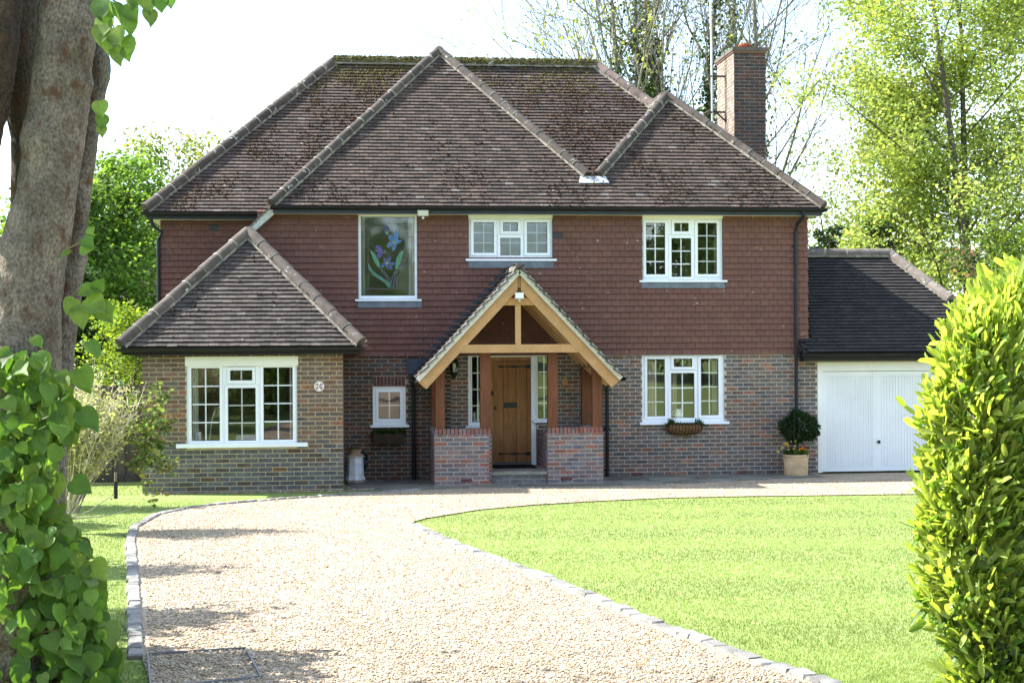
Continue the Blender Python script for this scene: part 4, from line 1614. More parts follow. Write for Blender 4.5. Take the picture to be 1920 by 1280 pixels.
def post(pxa, pxb, ztop, y0, y1, Yref, zb=None):
    a, b = P(pxa, 740, Yref).x, P(pxb, 740, Yref).x
    mb = MB()
    mb.box(a, b, y0, y1, (ZPW if zb is None else zb) + .001, ztop, POSTC)
    mb.build('post', M_oakv, porch)


zpl = P(825, 692, YP).z
post(817, 833.6, zpl, YP + .02, YP + .17, YP)
post(901, 920.5, zt0 - .002, YP + .02, YP + .17, YP)
post(1028, 1046, zt0 - .002, YP + .02, YP + .17, YP)
post(1111.5, 1129, zpl, YP + .02, YP + .17, YP)
post(809, 825, zpl, -.30, -.15, -.3, ZPW - .03)
post(1091, 1108.5, zpl, -.30, -.15, -.3, ZPW - .03)
for (a, b) in ((814, 834), (1108, 1130)):
    q0, q1 = P(a, 690, YP).x, P(b, 690, YP).x
    mb = MB(); mb.box(q0, q1, YP - .0, -.02, zpl + .001, zpl + .105, (.17, .095, .045)); mb.build('wall_plate', M_oak, porch)

# porch roof covering
YV0, YV1 = -1.80, -.005
TPO = .06
pl_l = [Vector((XA - HWp - .02, YV0, ZF + .04 - .02 * k_)), Vector((XA - HWp - .02, YV1, ZF + .04 - .02 * k_)), Vector((XA, YV1, ZA + .04)), Vector((XA, YV0, ZA + .04))]
pl_r = [Vector((XA + HWp + .02, YV0, ZF + .04 - .02 * k_)), Vector((XA + HWp + .02, YV1, ZF + .04 - .02 * k_)), Vector((XA, YV1, ZA + .04)), Vector((XA, YV0, ZA + .04))]
mb = MB()
for pl in (pl_l, pl_r): slab(mb, [q + Vector((0, .02 if q.y < -1 else 0, 0)) for q in pl], .03, (.30, .19, .09))
proof = mb.build('porch_roof', M_oak, porch)
pt = Pieces(TILE_V, TILE_F)


def pcol(a, b): return tuple(np.array(pal_bay[rt.choice(len(pal_bay))]) * rt.uniform(.8, 1.1) * .8)


for pl in (pl_l, pl_r): lay_tiles(pt, pl, pcol, rt, wob=1.0)
front_i = [i for i in range(len(pt.pos)) if pt.pos[i][1] < YV0 + .6][:300]
pt.singles('roof_tile', M_tile, proof, front_i)
pt.joined('roof_tiles', M_tile, proof, [i for i in range(len(pt.pos)) if i not in set(front_i)])
vm = MB()
# stepped mortar verge
for sgn, d in ((-1, pr_l), (1, pr_r)):
    Lr = math.hypot(HWp, ZA - ZF)
    perp = Vector((d.z, 0, -d.x))
    if perp.z < 0: perp = -perp
    nst = int(Lr / .1)
    base = Vector((XA, 0, ZA + .0))
    poly = [base + d * 0.0 + perp * .045, base + d * (Lr + .02) + perp * .045, base + d * (Lr + .02) - perp * .035, base + d * .0 - perp * .035 + Vector((0, 0, -.02))]
    vm.prism([Vector((q.x, YV0 + .003, q.z)) for q in poly], (0, .03, 0), (.55, .54, .48))
    for i in range(nst):
        a_ = base + d * (i * .1 + .0) + perp * .048
        b_ = base + d * (i * .1 + .115) + perp * .066
        vm.bar((a_.x, YV0 + .018, a_.z), (b_.x, YV0 + .018, b_.z), .036, .014, perp, (.52, .51, .46))
        m0 = base + d * (i * .1 - .02) + perp * .01
        m1 = base + d * (i * .1 + .10) + perp * .046
        vm.bar((m0.x, YV0 + .0005, m0.z), (m1.x, YV0 + .0005, m1.z), .006, .005, perp, (.22, .2, .17))
vm.build('verge_mortar', M_mortar, proof)
mort = MB()
hip_run(Vector((XA, YV1, ZA + .06)), Vector((XA, YV0 - .005, ZA + .06)), proof, mort, r=.085, L=.45, name='ridge_tile', base=(.12, .105, .09), drop=-.015)
mort.build('mortar_joints', M_mortar, proof)
# lead soakers against the wall
mb = MB()
for sgn, d in ((-1, pr_l), (1, pr_r)):
    perp = Vector((d.z, 0, -d.x))
    if perp.z < 0: perp = -perp
    for i in range(14):
        a_ = Vector((XA, -.03, ZA)) + d * (i * Lr / 14) + perp * .10
        b_ = Vector((XA, -.03, ZA)) + d * ((i + 1) * Lr / 14) + perp * .10
        mb.bar(a_, b_, .02, .10 + .02 * (i % 2), perp, (.035, .042, .055))
mb.box(XA - HWp - .14, XA - HWp + .1, -.045, -.02, ZF + .06, ZF + .34, (.04, .05, .07))
mb.build('lead_flashing', M_lead, proof)
mb = MB()
for sgn in (-1, 1):
    xg = XA + sgn * (HWp + .06)
    gutter(mb, (xg, YV0 + .02, ZF + .0), (xg, -.08, ZF - .0), r=.056)
mb.build('gutter', M_black, porch)
xl, xr2 = P(775.5, 800, -.1).x, P(1138.5, 800, -.1).x
downpipe([(XA - HWp - .06, -.18, ZF - .04), (xl, -.10, ZF - .16), (xl, -.10, .03)], parent=porch, col=(.012, .012, .013))
downpipe([(XA + HWp + .06, -.18, ZF - .04), (xr2, -.10, ZF - .10), (xr2, -.10, .03)], parent=porch, col=(.012, .012, .013))

# ================================================================== GARAGE
YGE = -.32
gar = thing('garage', (10.3, 2.0, 0), 'single storey garage with dark tiled roof and white double panel door', 'garage')
GE0 = P(1507, 661, YGE); ZG = GE0.z
GT = .84
GR0 = on_front(1510, 481, YGE, ZG, GT)
GR1 = on_front(1668, 481, YGE, ZG, GT)
GH = on_front(1782, 566, YGE, ZG, GT)
ZGR = (GR0.z + GR1.z) / 2
YGR = YGE + (ZGR - ZG) / GT
GXL = GE0.x
GXR = GH.x
GHy, GHz = GH.y, GH.z
print('garage', GE0, GR0, GR1, GH)
gp = [Vector((GXL, YGE, ZG)), Vector((GXR + .02, YGE, ZG)), Vector((GXR, GHy, GHz)), Vector((GR1.x, YGR, ZGR)), Vector((X1F + .02, YGR, ZGR)), Vector((X1F + .02, -.0, ZG + .32 * GT)), Vector((GXL, -.0, ZG + .32 * GT))]
gside = [Vector((GXR, GHy, GHz)), Vector((GXR, 2 * YGR - GHy, GHz)), Vector((GR1.x, YGR, ZGR))]
gback = [Vector((X1F + .02, YGR, ZGR)), Vector((GR1.x, YGR, ZGR)), Vector((GXR, 2 * YGR - GHy, GHz)), Vector((X1F + .02, 2 * YGR - GHy, GHz))]
mb = MB()
for pl in (gp, gside, gback): slab(mb, pl, .05, (.03, .03, .032))
groof = mb.build('roof', M_gtile, gar)
pal_g = [(.031, .028, .029), (.035, .031, .031), (.028, .026, .027), (.038, .034, .033)]
gt_ = Pieces(TILE_V, TILE_F)


def gcol(a, b): return tuple(np.array(pal_g[rt.choice(len(pal_g))]) * rt.uniform(.9, 1.1))


lay_tiles(gt_, gp, gcol, rt, wob=.5)
ng = len(gt_.pos)
lay_tiles(gt_, gside, gcol, rt, wob=.5)
lay_tiles(gt_, gback, gcol, rt, wob=.5)
gpos = np.array(gt_.pos)
gsel = sorted([i for i in range(ng) if gpos[i][2] > 2.75], key=lambda i: -gpos[i][0] - gpos[i][2] * .6)[:300]
gt_.singles('roof_tile', M_gtile, groof, gsel)
gt_.joined('roof_tiles', M_gtile, groof, [i for i in range(len(gt_.pos)) if i not in set(gsel)])
mort = MB()
hip_run(Vector((X1F + .05, YGR, ZGR + .05)), Vector((GR1.x, YGR, ZGR + .05)), groof, mort, r=.115, L=.45, name='ridge_tile', base=(.11, .095, .085))
hip_run(Vector((GR1.x, YGR, ZGR + .05)), Vector((GXR, GHy, GHz + .05)), groof, mort, r=.115, L=.5, base=(.13, .11, .095))
mort.build('mortar_joints', M_mortar, groof)
mb = MB()
gutter(mb, (GXL - .02, YGE - .045, ZG - .03), (GXR + .4, YGE - .045, ZG - .03), r=.055)
gutter(mb, (GXR + .05, GHy - .05, GHz - .02), (GXR + .05, 2 * YGR - GHy, GHz - .02), r=.055)
mb.box(GXL + .01, GXR + .3, YGE + .03, YGE + .055, ZG - .16, ZG - .02, (.014, .014, .016))
mb.box(GXL + .01, GXL + .035, YGE + .056, -.012, ZG - .16, ZG + .02, (.014, .014, .016))
mb.build('gutter', M_black, gar)
downpipe([(GXR + .05, GHy + .15, GHz - .05), (GXR + .05, GHy + .15, GHz - 1.0)], parent=gar, col=(.012, .012, .013))
# walls and door
GD = rect(1533, 678, 1757, 888, 0)
GW1 = GD[1] + .55
mb = MB()
mb.box(X1B + .001, GD[0], .0, .25, -.1, ZG - .02, (.36, .33, .28))
mb.box(GD[1], GW1, .0, .25, -.1, ZG - .02, (.36, .33, .28))
mb.box(GD[0], GD[1], .0, .25, GD[3], ZG - .02, (.36, .33, .28))
mb.box(GW1 - .25, GW1, .25, 4.6, -.1, ZG + .3, (.36, .33, .28))
mb.box(X1F, GW1, 4.6, 4.8, -.1, ZG + .3, (.36, .33, .28))
gw = mb.build('wall', M_mortar, gar)
gb = Pieces(CUBE_V, CUBE_F)
lay_bricks(gb, (GD[1], 0), (1, 0), (0, -1), GW1 - GD[1], -.045, ZG - .02, .2165, .0749, [], [(.17, .10, .08), (.14, .11, .10)], rb)
gb.joined('brick_courses', M_brick, gw)
mb = MB()
fw = .085
wall_boxes(mb, GD[0] + .002, GD[1] - .002, 0.03, GD[3] - .002, -.01, .07, [(GD[0] + fw, GD[1] - fw, .0, P(1640, 695, 0).z)], (.78, .78, .76))
mb.build('door_frame', M_upvc, gar)
mb = MB()
dz0, dz1 = .045, P(1640, 696, 0).z
dx0, dx1 = GD[0] + fw + .006, GD[1] - fw - .006
mb.box(dx0, dx1, .045, .06, dz0, dz1, (.70, .72, .74))
gdoor = mb.build('garage_door', M_upvc, gar)
xmid = P(1640, 790, 0).x
for (a, b) in ((dx0, xmid - .03), (xmid + .03, dx1)):
    mb = MB()
    wall_boxes(mb, a, b, dz0, dz1, .032, .0449, [(a + .11, b - .03, dz0 + .08, dz1 - .09)], (.74, .76, .78))
    n = 17
    for i in range(n):
        u0 = a + .11 + (b - a - .14) * i / n
        u1 = a + .11 + (b - a - .14) * (i + 1) / n
        mb.box(u0 + .006, u1 - .006, .036, .0449, dz0 + .085, dz1 - .095, (.74, .76, .78))
    mb.build('door_panel', M_upvc, gdoor)
mb = MB(); mb.box(xmid - .028, xmid + .028, .028, .0449, dz0, dz1, (.74, .76, .78)); mb.build('centre_rail', M_upvc, gdoor)
c = P(1647.5, 828, .02)
mb = MB()
mb.tube([(c.x, .044, c.z), (c.x, .02, c.z), (c.x, .005, c.z)], [.035, .02, .032], 14, (.012, .012, .012))
mb.tube([(c.x, .044, c.z + .075), (c.x, .034, c.z + .075)], .008, 10, (.2, .2, .2))
mb.build('handle', M_iron, gdoor)

# ================================================================== THINGS ON THE HOUSE
def single(mb, name, material, label, cat, group=None, **kw):
    return mb.build(name, material, None, label=label, cat=cat, group=group, **kw)


# coach lantern by the door
lc = P(851.5, 690, -.16)
lan = thing('wall_lantern', (lc.x, -.02, lc.z - .18), 'black coach lantern with clear panes on the wall beside the porch post', 'lantern')
BK = (.012, .012, .013)
mb = MB()
mb.lathe((lc.x, -.16, lc.z), [(.075, .10), (.085, .115), (.06, .15), (.03, .175), (.012, .2), (.008, .21)], 6, BK)
mb.lathe((lc.x, -.16, lc.z), [(.015, -.19), (.03, -.17), (.035, -.14), (.06, -.11), (.068, -.085), (.07, -.075)], 6, BK)
for k in range(6):
    t = 2 * math.pi * k / 6
    mb.tube([(lc.x + .066 * math.cos(t), -.16 + .066 * math.sin(t), lc.z - .08), (lc.x + .078 * math.cos(t), -.16 + .078 * math.sin(t), lc.z + .105)], .006, 5, BK)
mb.tube([(lc.x, -.02, lc.z - .12), (lc.x, -.08, lc.z - .17), (lc.x, -.16, lc.z - .15)], .012, 6, BK)
mb.box(lc.x - .03, lc.x + .03, -.03, -.008, lc.z - .2, lc.z - .05, BK)
mb.build('lantern_body', M_iron, lan)
for k in range(6):
    t0, t1 = 2 * math.pi * k / 6, 2 * math.pi * (k + 1) / 6
    mb = MB()
    mb.add([(lc.x + .062 * math.cos(t0), -.16 + .062 * math.sin(t0), lc.z - .078), (lc.x + .062 * math.cos(t1), -.16 + .062 * math.sin(t1), lc.z - .078),
            (lc.x + .074 * math.cos(t1), -.16 + .074 * math.sin(t1), lc.z + .1), (lc.x + .074 * math.cos(t0), -.16 + .074 * math.sin(t0), lc.z + .1)], [(0, 1, 2, 3)])
    mb.build('pane', G_clear, lan, color=(0, 0, 0))
mb = MB(); mb.tube([(lc.x, -.16, lc.z - .07), (lc.x, -.16, lc.z - .02), (lc.x, -.16, lc.z + .05), (lc.x, -.16, lc.z + .09)], [.016, .016, .03, .01], 10, (.75, .75, .7)); mb.build('bulb', M_paint, lan)

# security lights
for (px, py, Y, ww, lab, c) in ((793, 400.5, -.42, .20, 'small beige security floodlight fixed under the main eaves gutter', (.42, .42, .30)), (974.5, 554.5, -1.86, .15, 'small white security floodlight fixed to the porch collar beam', (.75, .74, .68))):
    q = P(px, py, Y)
    if Y < -1: q.y = YPF - .07
    fl = thing('security_light', (q.x, q.y, q.z), lab, 'light')
    mb = MB()
    mb.add([(q.x - ww / 2, q.y - .05, q.z - .05), (q.x + ww / 2, q.y - .05, q.z - .05), (q.x + ww / 2, q.y + .05, q.z - .04), (q.x - ww / 2, q.y + .05, q.z - .04),
            (q.x - ww / 2, q.y - .03, q.z + .06), (q.x + ww / 2, q.y - .03, q.z + .06), (q.x + ww * .4, q.y + .05, q.z + .05), (q.x - ww * .4, q.y + .05, q.z + .05)],
           [(0, 3, 2, 1), (4, 5, 6, 7), (0, 1, 5, 4), (1, 2, 6, 5), (2, 3, 7, 6), (3, 0, 4, 7)], tuple(np.array(c) * .7))
    mb.build('housing', M_paint, fl)
    mb = MB(); mb.add([(q.x - ww * .42, q.y - .0515, q.z - .04), (q.x + ww * .42, q.y - .0515, q.z - .04), (q.x + ww * .42, q.y - .0345, q.z + .05), (q.x - ww * .42, q.y - .0345, q.z + .05)], [(0, 1, 2, 3)], c)
    mb.build('lens', M_paint, fl)
    mb = MB(); mb.lathe((q.x, q.y - .01, q.z - .105), [(.008, 0), (.024, .01), (.028, .028), (.02, .045), (.012, .07)], 12, (.5, .5, .46)); mb.build('sensor', M_paint, fl, smooth='auto')
    mb = MB(); mb.tube([(q.x, q.y + .05, q.z), (q.x, q.y + .1, q.z + .02)], .012, 6, (.3, .3, .28)); mb.build('bracket', M_paint, fl)

# house number plaque
pc_ = P(598.5, 724, Y_BAY - .02)
R_ = .085
pq = thing('number_plaque', (pc_.x, Y_BAY - .01, pc_.z - R_), 'round white ceramic plaque with the number 16 on the bay wall', 'plaque')
mb = MB()
n = 28
yy = Y_BAY - .012
ring = [(pc_.x + R_ * math.cos(2 * math.pi * k / n), yy, pc_.z + R_ * math.sin(2 * math.pi * k / n)) for k in range(n)]
mb.prism(ring, (0, -.014, 0), (.72, .70, .66))
mb.build('disc', M_paint, pq)
mb = MB()
yy2 = yy - .0155
for k in range(4):
    t = math.radians(45 + 90 * k)
    c = Vector((pc_.x + .052 * math.cos(t), yy2, pc_.z + .052 * math.sin(t)))
    for j in range(5):
        tt = t + 2 * math.pi * j / 5
        p = c + Vector((math.cos(tt), 0, math.sin(tt))) * .012
        mb.prism([(p.x + .010 * math.cos(a), yy2 + .003, p.z + .010 * math.sin(a)) for a in [2 * math.pi * i / 7 for i in range(7)]], (0, -.0025, 0), (.42, .20, .20))
for sx in (-1, 1):
    for j in range(4):
        p = Vector((pc_.x + sx * (.056 + .006 * (j % 2)), yy2, pc_.z + .028 - j * .018))
        mb.prism([(p.x - .009, yy2 + .003, p.z), (p.x, yy2 + .003, p.z + .006), (p.x + .009, yy2 + .003, p.z), (p.x, yy2 + .003, p.z - .006)], (0, -.0025, 0), (.12, .15, .12))
mb.build('painted_flowers', M_paint, pq)
fc = bpy.data.curves.new('digits', 'FONT')
fc.body = '16'
fc.size = .075
fc.align_x = 'CENTER'
fc.align_y = 'CENTER'
fc.extrude = .0015
fo = bpy.data.objects.new('digits', fc)
COL.objects.link(fo)
dg = bpy.context.evaluated_depsgraph_get()
fme = bpy.data.meshes.new_from_object(fo.evaluated_get(dg))
bpy.data.objects.remove(fo)
fme.transform(Matrix.Rotation(math.pi / 2, 4, 'X'))
link_mesh('digits', fme, M_paint, pq, Vector((pc_.x, yy2 - .002, pc_.z)), (.03, .035, .05))

# little terracotta plaque on the wall inside the porch
q = P(1059, 715, -.02)
mb = MB()
mb.box(q.x - .05, q.x + .05, -.05, -.012, q.z - .07, q.z + .05, (.40, .22, .10))
mb.prism([(q.x - .05, -.05, q.z + .05), (q.x + .05, -.05, q.z + .05), (q.x + .02, -.05, q.z + .085), (q.x - .02, -.05, q.z + .085)], (0, .03, 0), (.38, .2, .09))
single(mb, 'wall_plaque', M_pot, 'small terracotta plaque on the brick wall inside the porch', 'plaque')

# slatted window box under the small window
def tuft(pc, c, n, h, spread, pal, r, wid=.012):
    for _ in range(n):
        a = r.uniform(0, 2 * math.pi)
        d = np.array([math.cos(a) * r.uniform(.2, 1) * spread, math.sin(a) * r.uniform(.2, 1) * spread, h * r.uniform(.6, 1.1)])
        L = np.linalg.norm(d); d = d / L
        s = np.cross(d, [0, 0, 1.0]); s = s / (np.linalg.norm(s) + 1e-6)
        nn = np.cross(s, d)
        Mx = np.stack([d * L, s * wid * r.uniform(.7, 1.4), nn * L * .3], 1)
        pc.add(np.array(c) + np.array([r.normal(0, .02), r.normal(0, .02), 0]), Mx, tuple(np.array(pal[r.choice(len(pal))]) * r.uniform(.7, 1.3)))


BLADE_V = np.array([(0, -.6, 0), (0, .6, 0), (.35, -1, .12), (.35, 1, .12), (.7, -.8, .1), (.7, .8, .1), (1, 0, -.05)])
BLADE_F = np.array([(0, 2, 1), (1, 2, 3), (2, 4, 3), (3, 4, 5), (4, 6, 5)])
rp = np.random.default_rng(77)
w0, w1 = P(700, 820, -.12).x, P(757, 820, -.12).x
zt_, zb_ = P(728, 812, -.12).z, P(728, 832, -.12).z
wbx = thing('window_box', ((w0 + w1) / 2, -.11, zb_), 'dark slatted wooden window box under the small window', 'window box')
n = 12
for i in range(n):
    a = w0 + (w1 - w0) * i / n
    mb = MB(); mb.box(a + .003, a + (w1 - w0) / n - .003, -.215, -.2, zb_, zt_ + rp.uniform(-.004, .004), (.045, .03, .018)); mb.build('slat', M_wood, wbx)
mb = MB(); mb.box(w0, w1, -.199, -.01, zb_ + .005, zt_ - .03, (.025, .018, .012)); mb.build('trough', M_wood, wbx)
pcx = Pieces(BLADE_V, BLADE_F)
for i in range(14):
    tuft(pcx, (w0 + (w1 - w0) * (i + .5) / 14, -.11, zt_ - .04), 26, .13 if i % 4 else .09, .10, [(.04, .08, .02), (.03, .06, .018), (.07, .12, .03)], rp)
pcx.joined('plants', M_leaf, wbx)

# iron hay-rack planter under the right window
w0, w1 = P(1248, 800, -.14).x, P(1321, 800, -.14).x
zt_, zb_ = P(1284, 795, -.14).z, P(1284, 816, -.14).z
hb_ = thing('hayrack_planter', ((w0 + w1) / 2, -.12, zb_), 'black iron trough planter with coir liner under the ground floor right window', 'planter')
mb = MB()
n = 24
vs = []
NP = 9
for i in range(n + 1):
    t = -1 + 2 * i / n
    x = (w0 + w1) / 2 + t * (w1 - w0) / 2
    dep = max(.0, 1 - abs(t) ** 5)
    for j in range(NP):
        ph = math.pi * .5 * j / (NP - 1)
        vs.append((x * 1.0 if dep > .3 else x, -.02 - .19 * math.cos(ph) * (.35 + .65 * dep), zt_ - (zt_ - zb_) * math.sin(ph) * (.25 + .75 * dep)))
fs = [(i * NP + j, (i + 1) * NP + j, (i + 1) * NP + j + 1, i * NP + j + 1) for i in range(n) for j in range(NP - 1)]
mb.add(vs, fs, (.20, .11, .05))
mb.build('coir_liner', M_moss, hb_, smooth=True)
for i in range(2, n - 1, 2):
    bb_ = MB()
    pts = [Vector(vs[i * NP + j]) + Vector((0, -.008, -.004)) for j in range(NP)]
    bb_.tube(pts, .006, 5, BK)
    bb_.build('iron_bar', M_iron, hb_)
bb_ = MB(); bb_.tube([Vector(vs[i * NP]) + Vector((0, -.008, 0)) for i in range(n + 1)], .009, 6, BK); bb_.build('rim', M_iron, hb_)
pcx = Pieces(BLADE_V, BLADE_F)
for i in range(16):
    f = (i + .5) / 16
    tuft(pcx, (w0 + (w1 - w0) * (.05 + .9 * f), -.12, zt_ - .05), 24, .17 if i in (1, 2, 14) else .09, .09, [(.05, .09, .03), (.035, .07, .025), (.09, .13, .05)], rp)
pcx.joined('plants', M_leaf, hb_)

# old whitewashed chimney pot standing by the bay wall
g0 = G(666, 899)
cz = .03
cx_, cy_ = P(666, 870, -.55).x, -.55
pot = thing('chimney_pot_planter', (cx_, cy_, cz), 'old white washed chimney pot standing by the bay corner with a little planting', 'planter')
mb = MB()
k8 = [(.175, .0), (.185, .06), (.165, .10), (.155, .13), (.145, .38), (.15, .395), (.14, .41), (.14, .45), (.165, .46), (.17, .475)]
mb.lathe((cx_, cy_, cz), k8, 8, (.58, .60, .62))
mb.build('body', M_stone, pot)
mb = MB()
mb.lathe((cx_, cy_, cz + .475), [(.168, 0), (.16, .02), (.11, .045), (.095, .06), (.10, .075), (.125, .105), (.13, .12), (.10, .121)], 16, (.30, .20, .14))
mb.build('collar', M_pot, pot, smooth='auto')
mb = MB()
mb.lathe((cx_, cy_, cz - .005), [(.19, .0), (.192, .05), (.18, .075), (.16, .08)], 8, (.26, .22, .17))
mb.build('foot', M_stone, pot)
pcx = Pieces(BLADE_V, BLADE_F)
for i in range(6):
    tuft(pcx, (cx_ + rp.uniform(-.07, .07), cy_ + rp.uniform(-.05, .05), cz + .585), 16, .05, .05, [(.09, .12, .02), (.12, .10, .03)], rp)
pcx.joined('moss_plants', M_leaf, pot)
# garden tap hose behind it
hq = P(690, 858, -.1)
mb = MB()
for rr in (.09, .105, .12):
    mb.tube([(hq.x - .12 + rr * math.cos(t), -.10 - .3 * (rr - .09), hq.z - .05 + rr * 1.5 * math.sin(t)) for t in [2 * math.pi * i / 20 for i in range(21)]], .011, 6, (.012, .03, .028))
mb.tube([(hq.x, -.02, hq.z), (hq.x, -.1, hq.z), (hq.x, -.12, hq.z - .05), (hq.x - .06, -.12, hq.z - .09)], .014, 6, (.10, .16, .22))
single(mb, 'garden_hose', M_black, 'dark green hose coiled on a wall tap beside the old chimney pot', 'hose')

# terracotta pot with bay topiary
tx, ty = P(1492.5, 880, -.42).x, -.42
tz = gz(ty) + .012
zr_ = P(1492, 851, -.42).z
RH = zr_ - tz
RP = (P(1516, 870, -.42).x - P(1469.5, 870, -.42).x) / 2
tpo = thing('topiary_pot', (tx, ty, tz), 'pale terracotta pot with clipped bay tree and yellow flowers beside the garage door', 'potted plant')
mb = MB()
mb.lathe((tx, ty, tz), [(RP * .88, 0), (RP * .93, .02), (RP * .95, RH - .10), (RP * .985, RH - .095), (RP * .985, RH - .085), (RP * .96, RH - .08), (RP * .97, RH - .055), (RP * 1.0, RH - .05), (RP * 1.02, RH - .04), (RP * 1.02, RH), (RP * .93, RH), (RP * .9, RH - .05), (.02, RH - .05)], 36, (.52, .36, .22))
mb.build('pot', M_pot, tpo, smooth='auto')
zt_, zb_ = P(1500, 771, -.42).z, P(1500, 828, -.42).z
zc_ = (zt_ + zb_) / 2
xc_ = P(1500, 800, -.42).x
mb = MB(); mb.tube([(tx, ty, tz + RH - .06), (tx + .01, ty, zb_), (xc_, ty, zc_)], [.018, .016, .014], 8, (.10, .07, .045)); mb.build('stem', M_bark, tpo)
pcx = Pieces(BLADE_V, BLADE_F)
rr = np.random.default_rng(8)
HX, HZ = .34, (zt_ - zb_) / 2
for i in range(2600):
    d = rr.normal(size=3); d /= np.linalg.norm(d)
    k = rr.uniform(.55, 1.0) ** .5 * (1 + .12 * math.sin(5 * d[0] + 3 * d[2]))
    p = np.array([xc_, ty, zc_]) + d * np.array([HX, .30, HZ]) * k
    ax = d + rr.normal(0, .6, 3); ax /= np.linalg.norm(ax)
    s = np.cross(ax, rr.normal(size=3)); s /= np.linalg.norm(s)
    nn = np.cross(ax, s)
    L = rr.uniform(.05, .085)
    c = np.array([(.022, .045, .018), (.03, .06, .022), (.016, .034, .016)][rr.choice(3)]) * rr.uniform(.8, 1.3)
    pcx.add(p, np.stack([ax * L, s * L * .16, nn * L * .3], 1), tuple(c))
for sp_ in range(7):
    b0 = np.array([xc_ + HX * (.8 + .25 * rr.random()), ty - .05 * rr.random(), zc_ + rr.uniform(-.18, .05)])
    for i in range(7):
        ax = np.array([.8, rr.normal(0, .5), rr.normal(.2, .5)]); ax /= np.linalg.norm(ax)
        s = np.cross(ax, rr.normal(size=3)); s /= np.linalg.norm(s)
        L = .07
        pcx.add(b0, np.stack([ax * L, s * L * .16, np.cross(ax, s) * L * .3], 1), (.028, .055, .02))
pcx.joined('foliage', M_leaf, tpo)
pcx = Pieces(BLADE_V, BLADE_F)
for i in range(22):
    a = rr.uniform(0, 6.28); q = rr.uniform(0, RP * .9)
    tuft(pcx, (tx + q * math.cos(a), ty + q * math.sin(a), tz + RH - .05), 14, .15, .10, [(.08, .15, .03), (.06, .12, .03)], rr, wid=.02)
pcx.joined('bedding_leaves', M_leaf, tpo)
fl_ = Pieces(ICO_V, ICO_F)
for (px, py, s, c) in [(1472, 831, .03, (.62, .52, .06)), (1477.5, 835, .035, (.6, .48, .05)), (1467.5, 838.5, .026, (.6, .55, .12)), (1459.5, 846.5, .024, (.62, .58, .12)), (1489, 842, .022, (.65, .5, .05)),
                       (1503, 839, .034, (.75, .36, .01)), (1506, 841.5, .032, (.7, .30, .01)), (1501, 843.5, .03, (.75, .42, .01)), (1507, 836.5, .03, (.5, .13, .03)), (1484, 828, .025, (.7, .68, .5)), (1492, 827, .022, (.68, .66, .4)), (1490, 836, .02, (.7, .68, .4)), (1479, 843, .018, (.6, .58, .3))]:
    q = P(px, py, ty - .1)
    for j in range(5):
        fl_.add(np.array(q) + rr.normal(0, s * .45, 3), np.diag([s * .7, s * .4, s * .6]), c)
    pcx2 = MB(); 
fl_.joined('flowers', M_leaf, tpo)

# things on the inside window sills
def jug():
    q = P(1272, 784, .16)
    x, z = q.x, q.z
    t = thing('jug', (x, .16, z), 'white china jug standing inside the ground floor right window', 'jug')
    mb = MB(); mb.lathe((x, .17, z), [(.05, 0), (.075, .03), (.08, .07), (.06, .12), (.055, .15), (.068, .175), (.062, .175), (.05, .15)], 18, (.75, .74, .7)); mb.build('body', M_paint, t, smooth='auto')
    mb = MB(); mb.tube([(x - .06, .17, z + .14), (x - .11, .17, z + .13), (x - .12, .17, z + .08), (x - .075, .17, z + .05)], .009, 8, (.75, .74, .7)); mb.build('handle', M_paint, t)
    mb = MB(); mb.box(x - .8, x + .75, .12, .26, z - .03, z - .001, (.7, .7, .68)); mb.build('inner_sill', M_upvc, house)


jug()
q = P(890, 789, .15)
mb = MB(); mb.lathe((q.x, .16, q.z - .02), [(.05, 0), (.035, .05), (.02, .1), (.03, .13), (.022, .16), (.012, .19)], 12, (.75, .75, .72))
mb.tube([(q.x, .16, q.z + .1), (q.x - .05, .16, q.z + .13)], .01, 6, (.75, .75, .72))
single(mb, 'figurine', M_paint, 'small white figurine inside the left sidelight of the front door', 'figurine', smooth='auto')
yb_ = Y_BAY + .22
sq = P(450, 828, yb_)
mb = MB(); mb.box(XBL + .35, XBR - .35, Y_BAY + .1, Y_BAY + .5, sq.z - .03, sq.z, (.35, .34, .32)); mb.build('inner_sill', M_upvc, house)
q = P(460, 820, yb_); mb = MB(); mb.box(q.x - .16, q.x + .2, yb_ + .05, yb_ + .2, sq.z + .001, sq.z + .11, (.6, .62, .62)); single(mb, 'storage_box', M_paint, 'long white box on the bay window sill behind the middle sash', 'box')
q = P(371, 820, yb_); mb = MB(); mb.lathe((q.x, yb_ + .05, sq.z + .001), [(.05, 0), (.055, .17), (.05, .17), (.045, .02)], 14, (.65, .66, .66)); single(mb, 'storage_jar', M_paint, 'white jar on the bay window sill behind the left sash', 'jar', smooth='auto')
q = P(391, 820, yb_); lm = thing('desk_lamp', (q.x, yb_ + .15, sq.z), 'thin jointed desk lamp on the bay window sill behind the left sash', 'lamp')
mb = MB(); mb.lathe((q.x, yb_ + .15, sq.z + .001), [(.07, 0), (.07, .015), (.01, .02)], 14, (.1, .1, .1)); mb.build('base', M_black, lm)
mb = MB(); mb.tube([(q.x, yb_ + .15, sq.z + .02), (q.x + .04, yb_ + .15, sq.z + .35), (q.x + .12, yb_ + .15, sq.z + .62)], .011, 6, (.5, .5, .5)); mb.build('arm', M_paint, lm)
mb = MB(); mb.lathe((q.x + .14, yb_ + .15, sq.z + .56), [(.07, 0), (.03, .08), (.02, .1)], 12, (.05, .05, .05)); mb.build('lamp_shade', M_black, lm)

